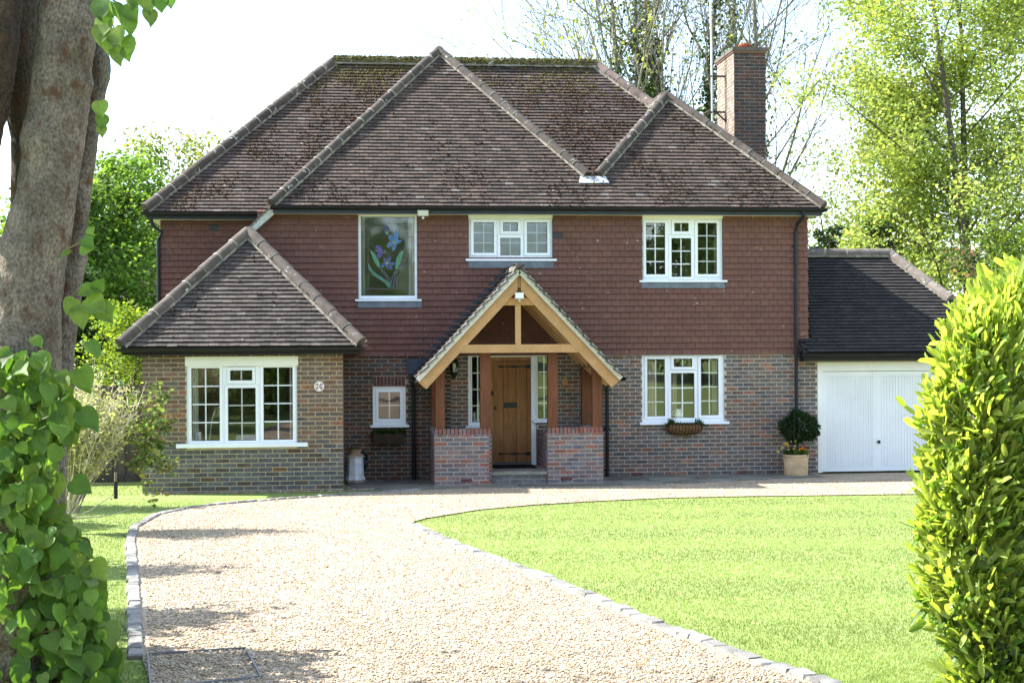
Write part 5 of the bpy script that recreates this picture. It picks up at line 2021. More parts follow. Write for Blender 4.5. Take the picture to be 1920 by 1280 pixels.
# fence beside the bay --------------------------------------------------------------
fn = thing('fence', (-5.2, .6, 0), 'dark weathered close board fence running from the bay wall to the left', 'fence')
yf = .5
zf1 = P(200, 722, yf).z
x = XBL - .02
rr = np.random.default_rng(14)
i = 0
while x > -9.5:
    wd = .125
    mb = MB(); mb.box(x - wd, x, yf + (.012 if i % 2 else 0), yf + .014 + (.012 if i % 2 else 0), .12, zf1 + rr.uniform(-.006, .004))
    mb.build('board', M_wood, fn, color=tuple(np.array([.085, .075, .062]) * rr.uniform(.7, 1.25)))
    x -= wd - .012
    i += 1
mb = MB(); mb.box(-9.5, XBL - .02, yf - .025, yf - .001, .0, .14, (.06, .055, .045)); mb.build('gravel_board', M_wood, fn)
for xx in (XBL - .1, -5.4, -7.3, -9.2):
    mb = MB(); mb.box(xx - .05, xx + .05, yf + .03, yf + .13, 0, zf1 - .02, (.07, .06, .05)); mb.build('post', M_wood, fn)
mb = MB(); mb.box(-9.5, XBL - .02, yf + .027, yf + .06, 1.3, 1.38, (.07, .06, .05)); mb.build('rail', M_wood, fn)
# low black garden bollard light
q = G(217, 935)
bl = thing('garden_post', q, 'short black post standing on the grass in front of the fence', 'post')
mb = MB(); mb.tube([q, q + Vector((0, 0, .28))], .032, 12, BK); mb.build('shaft', M_black, bl, smooth='auto')
mb = MB(); mb.tube([q + Vector((0, 0, .28)), q + Vector((0, 0, .42))], .022, 10, (.16, .13, .10)); mb.build('top', M_wood, bl, smooth='auto')

# recessed cover frame in the gravel
cv = [G(277, 1231), G(460, 1220), G(489, 1274), G(283, 1296)]
ctr = sum(cv, Vector()) / 4
fr = thing('inspection_cover', ctr, 'thin metal frame of a gravel filled inspection cover at the drive edge', 'cover')
for i in range(4):
    mb = MB()
    a, b = cv[i].copy(), cv[(i + 1) % 4].copy()
    d = (b - a).normalized()
    mb.bar(a - d * .008 + Vector((0, 0, .012)), b + d * .008 + Vector((0, 0, .012)), .010, .03, (0, 0, 1), (.17, .175, .18))
    mb.build('edge', M_iron, fr)

# neighbouring house behind the fence ----------------------------------------------
YN = 22.0
nb = thing('neighbour_house', (P(215, 700, YN).x, YN, 0), 'brown brick neighbour house with white windows glimpsed behind the trees', 'house')
nx0, nx1 = P(60, 650, YN).x, P(330, 650, YN).x
nz = P(200, 575, YN).z
def nrect(a, b, c, d): return rect(a, b, c, d, YN)
nops = [nrect(167, 687, 205, 707), nrect(207, 708, 235, 745), nrect(186, 596, 212, 628)]
mb = MB(); wall_boxes(mb, nx0, nx1, 0, nz, YN, YN + .3, nops, (.13, .10, .08)); mb.box(nx0, nx1, YN + 5, YN + 5.3, 0, nz, (.1, .08, .07)); mb.box(nx0, nx0 + .3, YN + .3, YN + 5, 0, nz, (.1, .08, .07)); mb.box(nx1 - .3, nx1, YN + .3, YN + 5, 0, nz, (.1, .08, .07))
nbw = mb.build('wall', M_mortar, nb)
nbp = Pieces(CUBE_V, CUBE_F)
lay_bricks(nbp, (nx0, YN), (1, 0), (0, -1), nx1 - nx0, .0, nz, .225, .075, [(a - nx0, b - nx0, c, d) for (a, b, c, d) in nops], [(.09, .06, .045), (.11, .07, .05), (.08, .06, .05)], rb)
nbp.joined('brick_courses', M_brick, nbw)
mb = MB(); mb.prism([(nx0 - .3, YN - .4, nz - .1), (nx1 + .3, YN - .4, nz - .1), (nx1 - 1, YN + 2.6, nz + 2.4), (nx0 + 1.5, YN + 2.6, nz + 2.4)], (0, .05, .15), (.06, .05, .045)); mb.build('roof', M_tile, nb)
for (a, b, c, d) in nops:
    mb = MB(); m = (a + b) / 2
    wall_boxes(mb, a, b, c, d, YN + .02, YN + .08, [(a + .1, m - .06, c + .1, d - .1), (m + .06, b - .1, c + .1, d - .1)], WHITE)
    nwin = mb.build('window', M_upvc, nb)
    mb = MB(); mb.add([(a, YN + .07, c), (b, YN + .07, c), (b, YN + .07, d), (a, YN + .07, d)], [(0, 1, 2, 3)]); mb.build('pane', G_pane, nwin, color=(0, 0, 0))
    mb = MB(); mb.box(m - .75 * (b - m), m - .25 * (b - m) - .0, YN + .05, YN + .065, (c + d) / 2 - .015, (c + d) / 2 + .015, WHITE); mb.build('glazing_bar', M_upvc, nwin)
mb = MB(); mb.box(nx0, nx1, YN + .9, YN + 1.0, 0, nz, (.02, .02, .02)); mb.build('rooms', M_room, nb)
xd = P(164, 650, YN).x
mb = MB(); mb.tube([(xd, YN - .08, 0), (xd, YN - .08, nz)], .045, 8, BK); mb.build('downpipe', M_black, nb)

# ================================================================== VEGETATION
LEAF2_V = np.array([(0, 0, 0), (.5, -.42, .08), (1, 0, -.05), (.5, .42, .08)])
LEAF2_F = np.array([(0, 1, 2), (0, 2, 3)])


def norm(v):
    return v / (np.linalg.norm(v) + 1e-9)


def grow(rng, p, d, L, r, lvl, maxl, segs, tips, cfg):
    """one branch; adds (path, radii) to segs and twig points to tips"""
    n = max(3, int(5 - lvl * .6))
    pts, rad = [np.array(p)], [r]
    dd = np.array(d, float)
    for i in range(n):
        dd = norm(dd + rng.normal(0, cfg['wander'] * (1 if lvl else .45), 3) + np.array([0, 0, cfg['up'] * (1 if lvl else .4)]))
        pts.append(pts[-1] + dd * L / n)
        rad.append(max(r * (1 - (i + 1) / n * cfg['taper']), cfg['rmin']))
    segs.append((pts, rad, lvl))
    if lvl >= maxl:
        tips.extend(pts[1:])
        return
    k = cfg['kids'][min(lvl, len(cfg['kids']) - 1)]
    lo = cfg['first'] if lvl == 0 else .2
    for j in range(k):
        t = lo + (1 - lo) * (j + rng.uniform(.2, .9)) / k
        f = t * n
        i = min(int(f), n - 1)
        q = pts[i] + (pts[i + 1] - pts[i]) * (f - i)
        ax = norm(pts[i + 1] - pts[i])
        a = rng.uniform(0, 2 * math.pi) if lvl else j * 2.4 + rng.normal(0, .4)
        s = norm(np.cross(ax, [.3, .2, 1.0] if abs(ax[2]) < .9 else [1, .1, 0]))
        b = np.cross(ax, s)
        ang = math.radians(rng.normal(cfg['ang'], 9))
        nd = ax * math.cos(ang) + (s * math.cos(a) + b * math.sin(a)) * math.sin(ang)
        nl = L * cfg['ratio'] * rng.uniform(.75, 1.15) * ((1.25 - .75 * t) if lvl == 0 else 1)
        rr = max((rad[i] + (rad[i + 1] - rad[i]) * (f - i)) * cfg['rr'], cfg['rmin'])
        grow(rng, q, nd, nl, rr, lvl + 1, maxl, segs, tips, cfg)
    if lvl > 0: tips.extend(pts[-2:])


def tubes_np(segs, barkcol, rng):
    V, F, C = [], [], []
    base = 0
    for pts, rad, lvl in segs:
        n = 9 if lvl == 0 else (6 if lvl == 1 else (4 if lvl == 2 else 3))
        pts = np.array(pts)
        dirs = np.gradient(pts, axis=0)
        c = np.array(barkcol) * rng.uniform(.85, 1.15)
        for i, p in enumerate(pts):
            d = norm(dirs[i])
            ref = np.array([.13, .07, 1.0]) if abs(d[2]) < .93 else np.array([1, .1, 0])
            a = norm(np.cross(d, ref)); b = np.cross(d, a)
            for k in range(n):
                t = 2 * math.pi * k / n
                V.append(p + (a * math.cos(t) + b * math.sin(t)) * rad[i])
        for i in range(len(pts) - 1):
            for k in range(n):
                k2 = (k + 1) % n
                F.append((base + i * n + k, base + i * n + k2, base + (i + 1) * n + k2, base + (i + 1) * n + k))
                C.append(c)
        base += len(pts) * n
    return np.array(V), np.array(F), np.array(C)


def leaf_cloud(tips, n, sig, size, pal, rng, flat=.5, clump=.3):
    """returns Pieces of small leaves round the twig points"""
    pc = Pieces(LEAF2_V, LEAF2_F)
    tips = np.array(tips)
    idx = rng.integers(0, len(tips), n)
    pos = tips[idx] + rng.normal(0, sig, (n, 3)) * np.array([1, 1, .7])
    d = rng.normal(size=(n, 3)); d[:, 2] = d[:, 2] * .5 - .25
    d /= np.linalg.norm(d, axis=1)[:, None]
    up = rng.normal(size=(n, 3)) * (1 - flat) + np.array([0, 0, 1.0]) * flat + rng.normal(size=(n, 3)) * .3
    s = np.cross(up, d); s /= np.linalg.norm(s, axis=1)[:, None] + 1e-9
    nn = np.cross(d, s)
    L = rng.uniform(.6, 1.25, n) * size
    tone = rng.normal(1, clump, len(tips)).clip(.55, 1.6)[idx] * rng.uniform(.8, 1.2, n)
    col = np.array(pal)[rng.integers(0, len(pal), n)] * tone[:, None]
    pc.pos = pos
    pc.M = np.stack([d * L[:, None], s * (L * .85)[:, None], nn * L[:, None]], axis=2)
    pc.col = col
    return pc


def tree(name, label, base, H, r0, nleaf, size, pal, seed, cfg=None, bark=(.10, .085, .065), sig=.25, maxl=3, lean=(0, 0, 1), group=None, cat='tree', flat=.5, clump=.3, stems=1, ivy=None):
    rng = np.random.default_rng(seed)
    c = dict(wander=.10, up=.06, taper=.75, rmin=.006, kids=(11, 6, 5, 3), first=.22, ang=52, ratio=.46, rr=.55)
    if cfg: c.update(cfg)
    root = thing(name, base, label, cat, group)
    segs, tips = [], []
    b = np.array(base, float)
    for s in range(stems):
        d = norm(np.array(lean, float) + (rng.normal(0, .05, 3) * np.array([1, 1, 0]) if stems > 1 else 0))
        off = np.array([rng.normal(0, .3), rng.normal(0, .3), -.1]) if stems > 1 else np.array([0, 0, -.1])
        grow(rng, b + off, d, H * (1 if s == 0 else rng.uniform(.8, 1)), r0, 0, maxl, segs, tips, c)
    V, F, C = tubes_np(segs, bark, rng)
    me = mesh_np('trunk', V - b, F, C, True)
    link_mesh('trunk', me, M_bark, root, Vector(base))
    if nleaf:
        pc = leaf_cloud(tips, nleaf, sig, size, pal, rng, flat, clump)
        pc.joined('crown', M_leaf, root, kind=None, org=tuple(base))
    if ivy:
        pc = Pieces(LEAF2_V, LEAF2_F)
        n, zmax = ivy
        st = [s for s in segs if s[2] == 0]; st1 = [s for s in segs if s[2] == 1]
        for _ in range(n):
            pts, rad, lvl = st[rng.integers(0, len(st))] if rng.random() < .7 else st1[rng.integers(0, len(st1))]
            t = rng.uniform(0, 1) * (len(pts) - 1)
            i = min(int(t), len(pts) - 2)
            q = pts[i] + (pts[i + 1] - pts[i]) * (t - i)
            if q[2] > zmax * rng.uniform(.6, 1.1) or q[2] < 6.5 or (lvl == 1 and t > 1.6): continue
            o = norm(rng.normal(size=3) * np.array([1, 1, .4])) * (rad[i] + abs(rng.normal(0, .2)))
            ax = norm(rng.normal(size=3) + np.array([0, 0, -.4])); s_ = norm(np.cross(ax, rng.normal(size=3)))
            L = rng.uniform(.08, .15)
            pc.add(q + o, np.stack([ax * L, s_ * L, np.cross(ax, s_) * L], 1), tuple(np.array([(.03, .06, .018), (.045, .085, .022), (.06, .10, .03)][rng.integers(0, 3)]) * rng.uniform(.7, 1.3)))
        pc.joined('ivy', M_leaf, root, kind=None, org=tuple(base))
    return root


def clone(root, loc, label=None):
    r = root.copy(); COL.objects.link(r)
    r.location = loc; WP[r.name] = Vector(loc)
    if label: r['label'] = label
    for ch in root.children:
        c = ch.copy(); COL.objects.link(c); c.parent = r
    return r


def gp_(px, Y):
    return (P(px, 640, Y).x, Y, 0.0)


MAPLE = [(.12, .22, .045), (.15, .26, .055), (.09, .175, .035)]
LIMEY = [(.30, .38, .12), (.34, .41, .13), (.25, .34, .10)]
# left background
t_left = tree('maple_tree', 'dense mid green tree rising behind the fence left of the house', gp_(205, 14), 6.7, .22, 30000, .15, MAPLE, 41, dict(kids=(15, 7, 5, 3), ang=62, ratio=.44, first=.10), sig=.28)
tree('maple_tree', 'dense green tree behind the thick trunk of the lime tree', gp_(60, 12), 5.8, .2, 24000, .15, MAPLE, 42, dict(kids=(14, 7, 5, 3), ang=62, ratio=.42, first=.1), sig=.28)
tree('young_tree', 'pale yellow green tree top showing above the left hip of the main roof', gp_(335, 24), 8.3, .16, 9000, .15, [(.16, .20, .05), (.19, .23, .06)], 43, dict(kids=(12, 6, 4, 3), ang=50, ratio=.42), sig=.3)
tree('shrub', 'bright lime green bush overhanging the fence beside the bay roof', gp_(236, 3.0), 2.9, .05, 7000, .085, [(.15, .24, .03), (.18, .27, .04)], 44, dict(kids=(10, 6, 4, 3), ang=60, ratio=.5, first=.4), sig=.14, cat='bush')
tree('conifer', 'dark narrow conifer behind the fence next to the lime trunk', gp_(142, 5.0), 4.0, .08, 9000, .09, [(.02, .045, .015), (.025, .055, .018)], 45, dict(kids=(26, 8, 4), ang=45, ratio=.13, first=.03), sig=.12, maxl=2)
# tall half-bare trees behind the house
BARE = dict(kids=(11, 7, 5, 3), ang=33, ratio=.46, first=.22, wander=.12, up=.12, taper=.75, rr=.5, rmin=.010)
bs = [(1165, 19, 15.5, 51, 2600), (1235, 21, 17.0, 52, 900), (1300, 20, 17.5, 53, 900), (1420, 22, 17.5, 54, 260), (1345, 25, 16.5, 57, 300)]
for i, (px, Y, H, sd, nl) in enumerate(bs):
    lab = ['half bare tree with first yellow green leaves behind the roof valley', 'tall bare tree with ivied trunk behind the right half of the ridge', 'tall bare ivied tree close left of the aerial pole',
           'tall leafless tree rising behind the chimney', 'thin leafless tree between the aerial pole and the chimney'][i]
    tree('bare_tree', lab, gp_(px, Y), H, .17, nl, .13, [(.20, .24, .06), (.24, .28, .08)], sd, BARE, bark=(.21, .19, .16), sig=.2, group='half bare trees behind the house', ivy=(16000, 15.0) if i in (1, 2, 4) else (9000, 12.5), stems=2 if i in (1, 2) else 1)
# right background
RT = dict(kids=(18, 8, 5, 3), ang=55, ratio=.34, first=.10, wander=.10, up=.08, rr=.42)
tree('spring_tree', 'airy yellow green tree standing right behind the garage ridge', gp_(1690, 17), 10.2, .13, 32000, .125, LIMEY, 61, RT, bark=(.09, .075, .06), sig=.30, group='yellow green trees behind the garage')
tree('spring_tree', 'tallest yellow green tree with twin dark stems above the laurel hedge', gp_(1825, 15), 15.5, .15, 56000, .125, LIMEY, 62, RT, bark=(.09, .075, .06), sig=.30, stems=2, group='yellow green trees behind the garage')
tree('spring_tree', 'yellow green tree half hidden at the far side of the laurel hedge', gp_(1960, 16), 13, .15, 30000, .125, LIMEY, 63, RT, bark=(.09, .075, .06), sig=.30, group='yellow green trees behind the garage')
tree('spring_tree', 'small pale tree close to the right end of the main eaves', gp_(1560, 24), 7.5, .08, 4500, .12, LIMEY, 64, RT, bark=(.12, .10, .08), sig=.3, group='yellow green trees behind the garage')
for (px, Y, H, sd, lab) in ((1590, 12, 5.6, 65, 'dark spiky conifer just above the garage ridge, beside the tile hung wall'), (1640, 13, 5.7, 66, 'slim dark conifer above the middle of the garage ridge'), (1525, 13, 5.2, 67, 'dark conifer tip squeezed between the house wall and the garage ridge')):
    tree('conifer', lab, gp_(px, Y), H, .06, 5000, .10, [(.018, .04, .014), (.025, .05, .018)], sd, dict(kids=(26, 7, 4), ang=60, ratio=.16, first=.03), sig=.10, maxl=2)
tree('flowering_shrub', 'pink tinged shrub behind the lower end of the garage hip', gp_(1825, 6), 3.9, .06, 6500, .09, [(.05, .09, .03), (.04, .07, .025), (.05, .09, .03), (.30, .14, .13)], 68, dict(kids=(12, 6, 4, 3), ang=58, ratio=.42, first=.15), sig=.16, cat='bush')
tree('shrub', 'green bush filling the gap behind the garage downpipe', gp_(1900, 8), 4.6, .07, 8000, .11, [(.09, .15, .03), (.12, .19, .03)], 69, dict(kids=(12, 6, 4, 3), ang=58, ratio=.42, first=.1), sig=.2, cat='bush')
# trees across the front garden: behind the camera, seen as reflections in the windows
for (x, y) in ((-9, -46), (-19, -52), (-5.5, -33), (1, -44), (5.0, -36.5), (9.6, -29.5), (13.2, -28.0), (17.2, -30), (22, -33), (29, -42)):
    c = clone(t_left, (x, y, gz(y) - .9), 'broad green tree across the front garden mirrored in the window panes')
    c['group'] = 'trees across the front garden'
    for ch in c.children: ch.matrix_parent_inverse = Matrix.Translation(-Vector(t_left.location))

# shrubs along the left boundary (their shade falls on the grass)
for (x, y, h, sd, lab) in ((-6.4, -4.4, 3.2, 71, 'leafy boundary shrub opposite the bay window'), (-6.9, -7.0, 3.4, 72, 'leafy boundary shrub opposite the drive bend'), (-5.9, -12.4, 3.7, 73, 'leafy boundary shrub level with the middle of the left kerb'), (-5.3, -15.4, 3.6, 74, 'leafy boundary shrub level with the lower end of the left kerb')):
    tree('shrub', lab, (x, y, gz(y)), h, .06, 7000, .13, MAPLE, sd, dict(kids=(12, 6, 4, 3), ang=58, ratio=.36, first=.08), sig=.2, cat='bush', group='shrubs along the left boundary')

# twiggy shrub with tiny leaves in front of the fence --------------------------------------
sb = G(124, 1000)
root = thing('twiggy_shrub', sb, 'pale twiggy shrub with tiny new leaves in front of the fence', 'bush')
rng = np.random.default_rng(81)
segs, tips, dark = [], [], []
b0 = np.array(sb)
segs.append(([b0 + np.array([0, 0, -.05]), b0 + np.array([.01, 0, .12]), b0 + np.array([.03, 0, .28])], [.055, .05, .04], 0))
for i in range(170):
    a = rng.uniform(0, 6.28)
    rad = rng.uniform(0, 1) ** .6
    d = norm(np.array([math.cos(a) * rad * .55 + .16, math.sin(a) * rad * .5, 1.0]))
    L = rng.uniform(1.0, 1.62) * (1 - .12 * rad)
    p = b0 + np.array([.03 + rng.normal(0, .03), rng.normal(0, .03), .24])
    pts, rd = [p], [.012]
    for k in range(6):
        d = norm(d + rng.normal(0, .07, 3) + np.array([0, 0, .03]))
        pts.append(pts[-1] + d * L / 6); rd.append(.012 * (1 - (k + 1) / 7))
        if k > 1:
            tips.append(pts[-1])
            for _ in range(2):
                dd = norm(d + rng.normal(0, .35, 3)); l2 = rng.uniform(.12, .35)
                segs.append(([pts[-1], pts[-1] + dd * l2 * .5, pts[-1] + dd * l2 + np.array([0, 0, .03])], [.005, .004, .002], 3))
                tips += [pts[-1] + dd * l2, pts[-1] + dd * l2 * .6]
    segs.append((pts, rd, 3))
for (dx, dz, L) in ((.8, .12, .75), (.55, .3, .6)):
    p = b0 + np.array([.05, -.05, .18]); d = norm(np.array([dx, -.1, dz]))
    segs.append(([p, p + d * L * .5 + np.array([0, 0, -.03]), p + d * L], [.012, .009, .004], 3)); tips.append(p + d * L)
V, F, C = tubes_np(segs, (.55, .49, .40), rng)
link_mesh('stems', mesh_np('stems', V - b0, F, C, True), M_bark, root, sb)
leaf_cloud(tips, 10500, .05, .045, [(.34, .38, .20), (.30, .35, .17), (.40, .42, .25)], rng, .3).joined('leaves', M_leaf, root, kind=None, org=tuple(sb))
dk = [b0 + np.array([.95 + rng.normal(0, .13), .2 + rng.normal(0, .1), 1.15 + rng.normal(0, .28)]) for _ in range(60)]
leaf_cloud(dk, 900, .06, .075, [(.09, .15, .05), (.11, .18, .06), (.16, .17, .06)], rng, .2).joined('broad_leaves', M_leaf, root, kind=None, org=tuple(sb))

# ------------------------------------------------------------------ lime tree close by
def inpic(p):
    q = R3.inverted() @ (Vector(p) - CAM)
    if q.z >= 0: return False
    x, y = 960 + q.x / -q.z * FPX, 640 - q.y / -q.z * FPX
    return -20 < x < 1940 and -20 < y < 1300

YL = -18.9
lb = P(60, 640, YL); LB = Vector((lb.x, YL, gz(YL)))
lime = thing('lime_tree', LB, 'big lime tree with stout grey trunks and fresh heart shaped sucker leaves', 'tree')


def big_stem(name, pix, Y0, nring=170, nseg=64, seed=0, knots=(), col=(.205, .17, .14), lump=.12):
    """pix: list of (left px, right px, py, dY)"""
    from mathutils import noise as mn
    cs, rs = [], []
    for (a, b, py, dy) in pix:
        pa, pb_ = P(a, py, Y0 + dy), P(b, py, Y0 + dy)
        cs.append(np.array((pa + pb_) / 2)); rs.append((pb_ - pa).length / 2)
    cs, rs = np.array(cs), np.array(rs)
    t = np.linspace(0, len(cs) - 1, nring)
    def interp(arr):
        i = np.clip(t.astype(int), 0, len(cs) - 2); f = (t - i)
        f = f * f * (3 - 2 * f) * .5 + f * .5
        return arr[i] + (arr[i + 1] - arr[i]) * (f[:, None] if arr.ndim > 1 else f)
    C_, R__ = interp(cs), interp(rs)
    V, F = [], []
    for i in range(nring):
        d = norm(C_[min(i + 1, nring - 1)] - C_[max(i - 1, 0)])
        a = norm(np.cross(d, [0, 1, 0])); b = np.cross(d, a)
        for k in range(nseg):
            th = 2 * math.pi * k / nseg
            o = a * math.cos(th) + b * math.sin(th)
            q = C_[i] + o * R__[i]
            n1 = mn.noise(Vector((q[0] * 5 + seed, q[1] * 5, q[2] * 2.2)))
            n2 = mn.noise(Vector((q[0] * 22 + seed, q[1] * 22, q[2] * 9)))
            n3 = 1 - abs(mn.noise(Vector((q[0] * 30 + seed, q[1] * 30, q[2] * 11)))) * 2
            n4 = mn.noise(Vector((q[0] * 70, q[1] * 70 + seed, q[2] * 45)))
            k_ = 1 + lump * n1 + lump * .28 * n2 + .045 * n3 + .022 * n4
            ext = 0
            for (kx, ky, kr, kh) in knots:
                kp = P(kx, ky, Y0 - .12)
                dist = math.dist((q[0], q[2]), (kp.x, kp.z))
                if o[1] < .2: ext += kh * math.exp(-(dist / kr) ** 2) - kh * .9 * math.exp(-(dist / (kr * .4)) ** 2)
            V.append(C_[i] + o * (R__[i] * k_ + ext))
    for i in range(nring - 1):
        for k in range(nseg):
            k2 = (k + 1) % nseg
            F.append((i * nseg + k, i * nseg + k2, (i + 1) * nseg + k2, (i + 1) * nseg + k))
    me = mesh_np(name, np.array(V) - np.array(LB), F, None, True)
    bm = bmesh.new(); bm.from_mesh(me)
    bm.verts.ensure_lookup_table()
    for rng_ in (range(nseg), range((nring - 1) * nseg, nring * nseg)):
        try: bm.faces.new([bm.verts[i] for i in rng_])
        except ValueError: pass
    bmesh.ops.recalc_face_normals(bm, faces=bm.faces); bm.to_mesh(me); bm.free()
    return link_mesh(name, me, M_trunk, lime, LB, col)


M_trunk = mat('lime_bark', rough=.95, var=.38, scale=6, stretch=(1, 1, .75), fine=.5, fscale=70, bump=1.0, bscale=60, bdist=.05, tint=(.13, .07, .045), tscale=10, tlo=.54, thi=.66)
big_stem('trunk', [(110, 205, -260, .1), (90, 190, -120, .05), (74, 184, 0, 0), (60, 168, 180, 0), (28, 142, 380, 0), (0, 122, 480, 0), (-25, 112, 620, 0), (-45, 105, 800, 0), (-60, 110, 1000, 0), (-70, 115, 1300, .0), (-75, 120, 1420, .0)], YL, seed=1.0,
         knots=((66, 255, .07, .05), (150, 80, .04, .03), (155, 150, .04, .02), (40, 345, .03, .015)))
big_stem('second_trunk', [(174, 200, 82, .25), (160, 206, 110, .25), (155, 197, 170, .25), (147, 184, 260, .25), (133, 172, 360, .25), (118, 158, 450, .25), (98, 150, 560, .25), (84, 138, 660, .25), (70, 130, 800, .25), (52, 118, 950, .25), (35, 120, 1150, .2), (15, 120, 1420, .2)], YL, seed=5.0,
         knots=((190, 120, .06, .02), (140, 480, .05, .03), (128, 720, .06, .03)), col=(.18, .16, .135))
big_stem('third_trunk', [(-150, 70, -260, .35), (-90, 75, -60, .35), (-40, 68, 60, .35), (0, 66, 150, .4), (22, 60, 260, .45), (20, 56, 420, .45), (0, 50, 600, .45), (-30, 45, 900, .4), (-50, 50, 1400, .4)], YL, seed=9.0, col=(.08, .06, .048))  # canopy shade on this stem is put into its dark colour
big_stem('low_limb', [(-260, 40, -30, -.05), (-200, 30, 80, -.0), (-160, 12, 200, .05), (-150, -10, 330, .1)], YL, seed=13.0, nring=30, col=(.09, .068, .052))  # limb coloured dark as well, for the shade it stands in

# heart shaped leaf: x along, y across
HL = [(0.0, .0), (-.06, .16), (.02, .34), (.2, .44), (.42, .43), (.64, .32), (.84, .15), (1.0, .0)]
lv = [(0, 0, 0), (.25, 0, .015), (.5, 0, .0), (.75, 0, -.05), (1.0, 0, -.16)]
LH_V, LH_F = list(lv), []
for sgn in (1, -1):
    b_ = len(LH_V)
    for (x, y) in HL[1:-1]:
        LH_V.append((x, sgn * y, .22 * y - .22 * max(x - .4, 0) ** 2 - .5 * max(y - .2, 0) ** 2 + .02 * math.sin(9 * x)))
    e = [b_ + i for i in range(6)]
    fs = [(0, 1, e[0]), (e[0], 1, e[1]), (e[1], 1, e[2]), (1, 2, e[2]), (e[2], 2, e[3]), (2, 3, e[3]), (e[3], 3, e[4]), (e[4], 3, e[5]), (3, 4, e[5])]
    LH_F += [f if sgn < 0 else (f[0], f[2], f[1]) for f in fs]
lp = Pieces(np.array(LH_V), np.array(LH_F), smooth=True)
rl = np.random.default_rng(91)
LPAL = [(.11, .205, .04), (.13, .23, .045), (.09, .18, .035), (.165, .25, .055), (.12, .21, .04)]


def add_leaf(p, L, aim=None, pal=LPAL, droop=1.0):
    a = rl.uniform(-1, 1)
    d = norm(np.array([a * .8 + rl.normal(0, .3), -.35 + rl.normal(0, .35), -1.0 * droop + rl.normal(0, .35)]) if aim is None else np.array(aim))
    # leaf surface faces out of the bush, towards light and camera
    nn = norm(np.array([rl.normal(.1, .45), -1.0, .55 + rl.normal(0, .35)]))
    s = norm(np.cross(nn, d)); nn = np.cross(d, s)
    c = np.array(pal[rl.integers(0, len(pal))]) * rl.uniform(.8, 1.2)
    lp.add(p, np.stack([d * L, s * L * rl.uniform(.92, 1.1), nn * L * rl.uniform(.6, 1.6)], 1), tuple(c))


# outline of the sucker mass, in pixels: right edge by height
edge = [(650, 60), (690, 105), (730, 130), (770, 140), (830, 120), (880, 100), (930, 95), (980, 130), (1030, 165), (1080, 180), (1140, 190), (1200, 205), (1280, 210), (1400, 215)]
ey = [e[0] for e in edge]; ex = [e[1] for e in edge]
twigs = MB()
for i in range(2000):
    py = rl.uniform(652, 1420)
    xr_ = np.interp(py, ey, ex)
    px = xr_ - abs(rl.normal(0, .55)) * 170 if rl.random() < .75 else rl.uniform(-200, xr_)
    depth = rl.uniform(0, 1)
    Yl = YL - .42 + depth * .75
    sh = 1 - depth * .12
    q = P(px * 1.0, py, Yl)
    L = rl.uniform(.055, .135)
    add_leaf(np.array(q), L)
for (px, py, L, ax) in [(150, 690, .15, (.35, -.2, -.9)), (120, 705, .14, (-.3, -.2, -.9)), (165, 640, .11, (.6, -.2, -.8)), (200, 1165, .16, (.25, -.15, -.95)), (150, 770, .15, (.6, -.2, -.6)), (95, 730, .13, (.3, -.3, -.9)), (135, 900, .13, (.8, -.2, -.5)), (100, 890, .14, (.2, -.2, -.9)), (110, 760, .16, (.5, -.3, -.8)),
                        (95, 830, .12, (.2, -.3, -1)), (175, 1050, .13, (.5, -.3, -.8)), (60, 690, .13, (.6, -.3, -.8)),
                        # tufts on the second trunk
                        (158, 445, .085, (.5, -.3, -.6)), (150, 470, .08, (.9, -.2, .1)), (162, 560, .14, (.8, -.3, -.5)), (148, 575, .13, (.2, -.3, -.9)), (150, 545, .12, (.9, -.2, .0)), (185, 570, .13, (.6, -.3, -.8)), (140, 560, .10, (-.4, -.2, -.8)), (178, 545, .09, (.4, -.3, .5)), (132, 470, .07, (-.5, -.3, -.4)), (62, 632, .08, (.5, -.3, -.5)), (165, 440, .06, (.5, -.2, .6)),
                        (188, 190, .10, (.1, -.3, -.9)), (192, 215, .09, (.0, -.3, -.9)), (190, 235, .07, (.1, -.2, -.9)),
                        # hanging spray at the top
                        (215, 5, .12, (.3, -.2, -.9)), (236, 8, .12, (.5, -.2, -.8)), (270, -10, .12, (.3, -.2, -.9)), (300, -8, .10, (.1, -.2, -.95)), (278, 18, .10, (.2, -.2, -.9)), (200, 30, .13, (-.2, -.2, -.9)), (192, 48, .12, (-.1, -.3, -.9)), (215, 52, .13, (.2, -.3, -.9)), (232, 70, .14, (.2, -.2, -.95)), (238, 30, .12, (.2, -.2, -.9)), (222, 92, .10, (.1, -.3, -.9)), (205, 68, .11, (.0, -.3, -.9)), (315, -12, .09, (.2, -.2, -.9)), (250, -14, .11, (.0, -.2, -.9)), (190, 0, .13, (.0, -.3, -.9)), (196, 15, .12, (.3, -.3, -.9))]:
    add_leaf(np.array(P(px, py, YL - .30)), L * .98, ax)
# back of the sucker mass and crown overhead, added to shade drive and trunks
for i in range(2800):
    add_leaf(np.array([rl.uniform(-3.3, -1.9), rl.uniform(-18.35, -17.3), .7 + rl.uniform(0, 1.75)]), rl.uniform(.10, .17))
for i in range(650):
    q = np.array([-3.3, -18.2, 5.6]) + rl.normal(0, 1, 3) * np.array([.75, .5, .9])
    if inpic(q) or q[2] < 3.8: continue
    add_leaf(q, rl.uniform(.09, .15))
cpos = np.array(lp.pos)
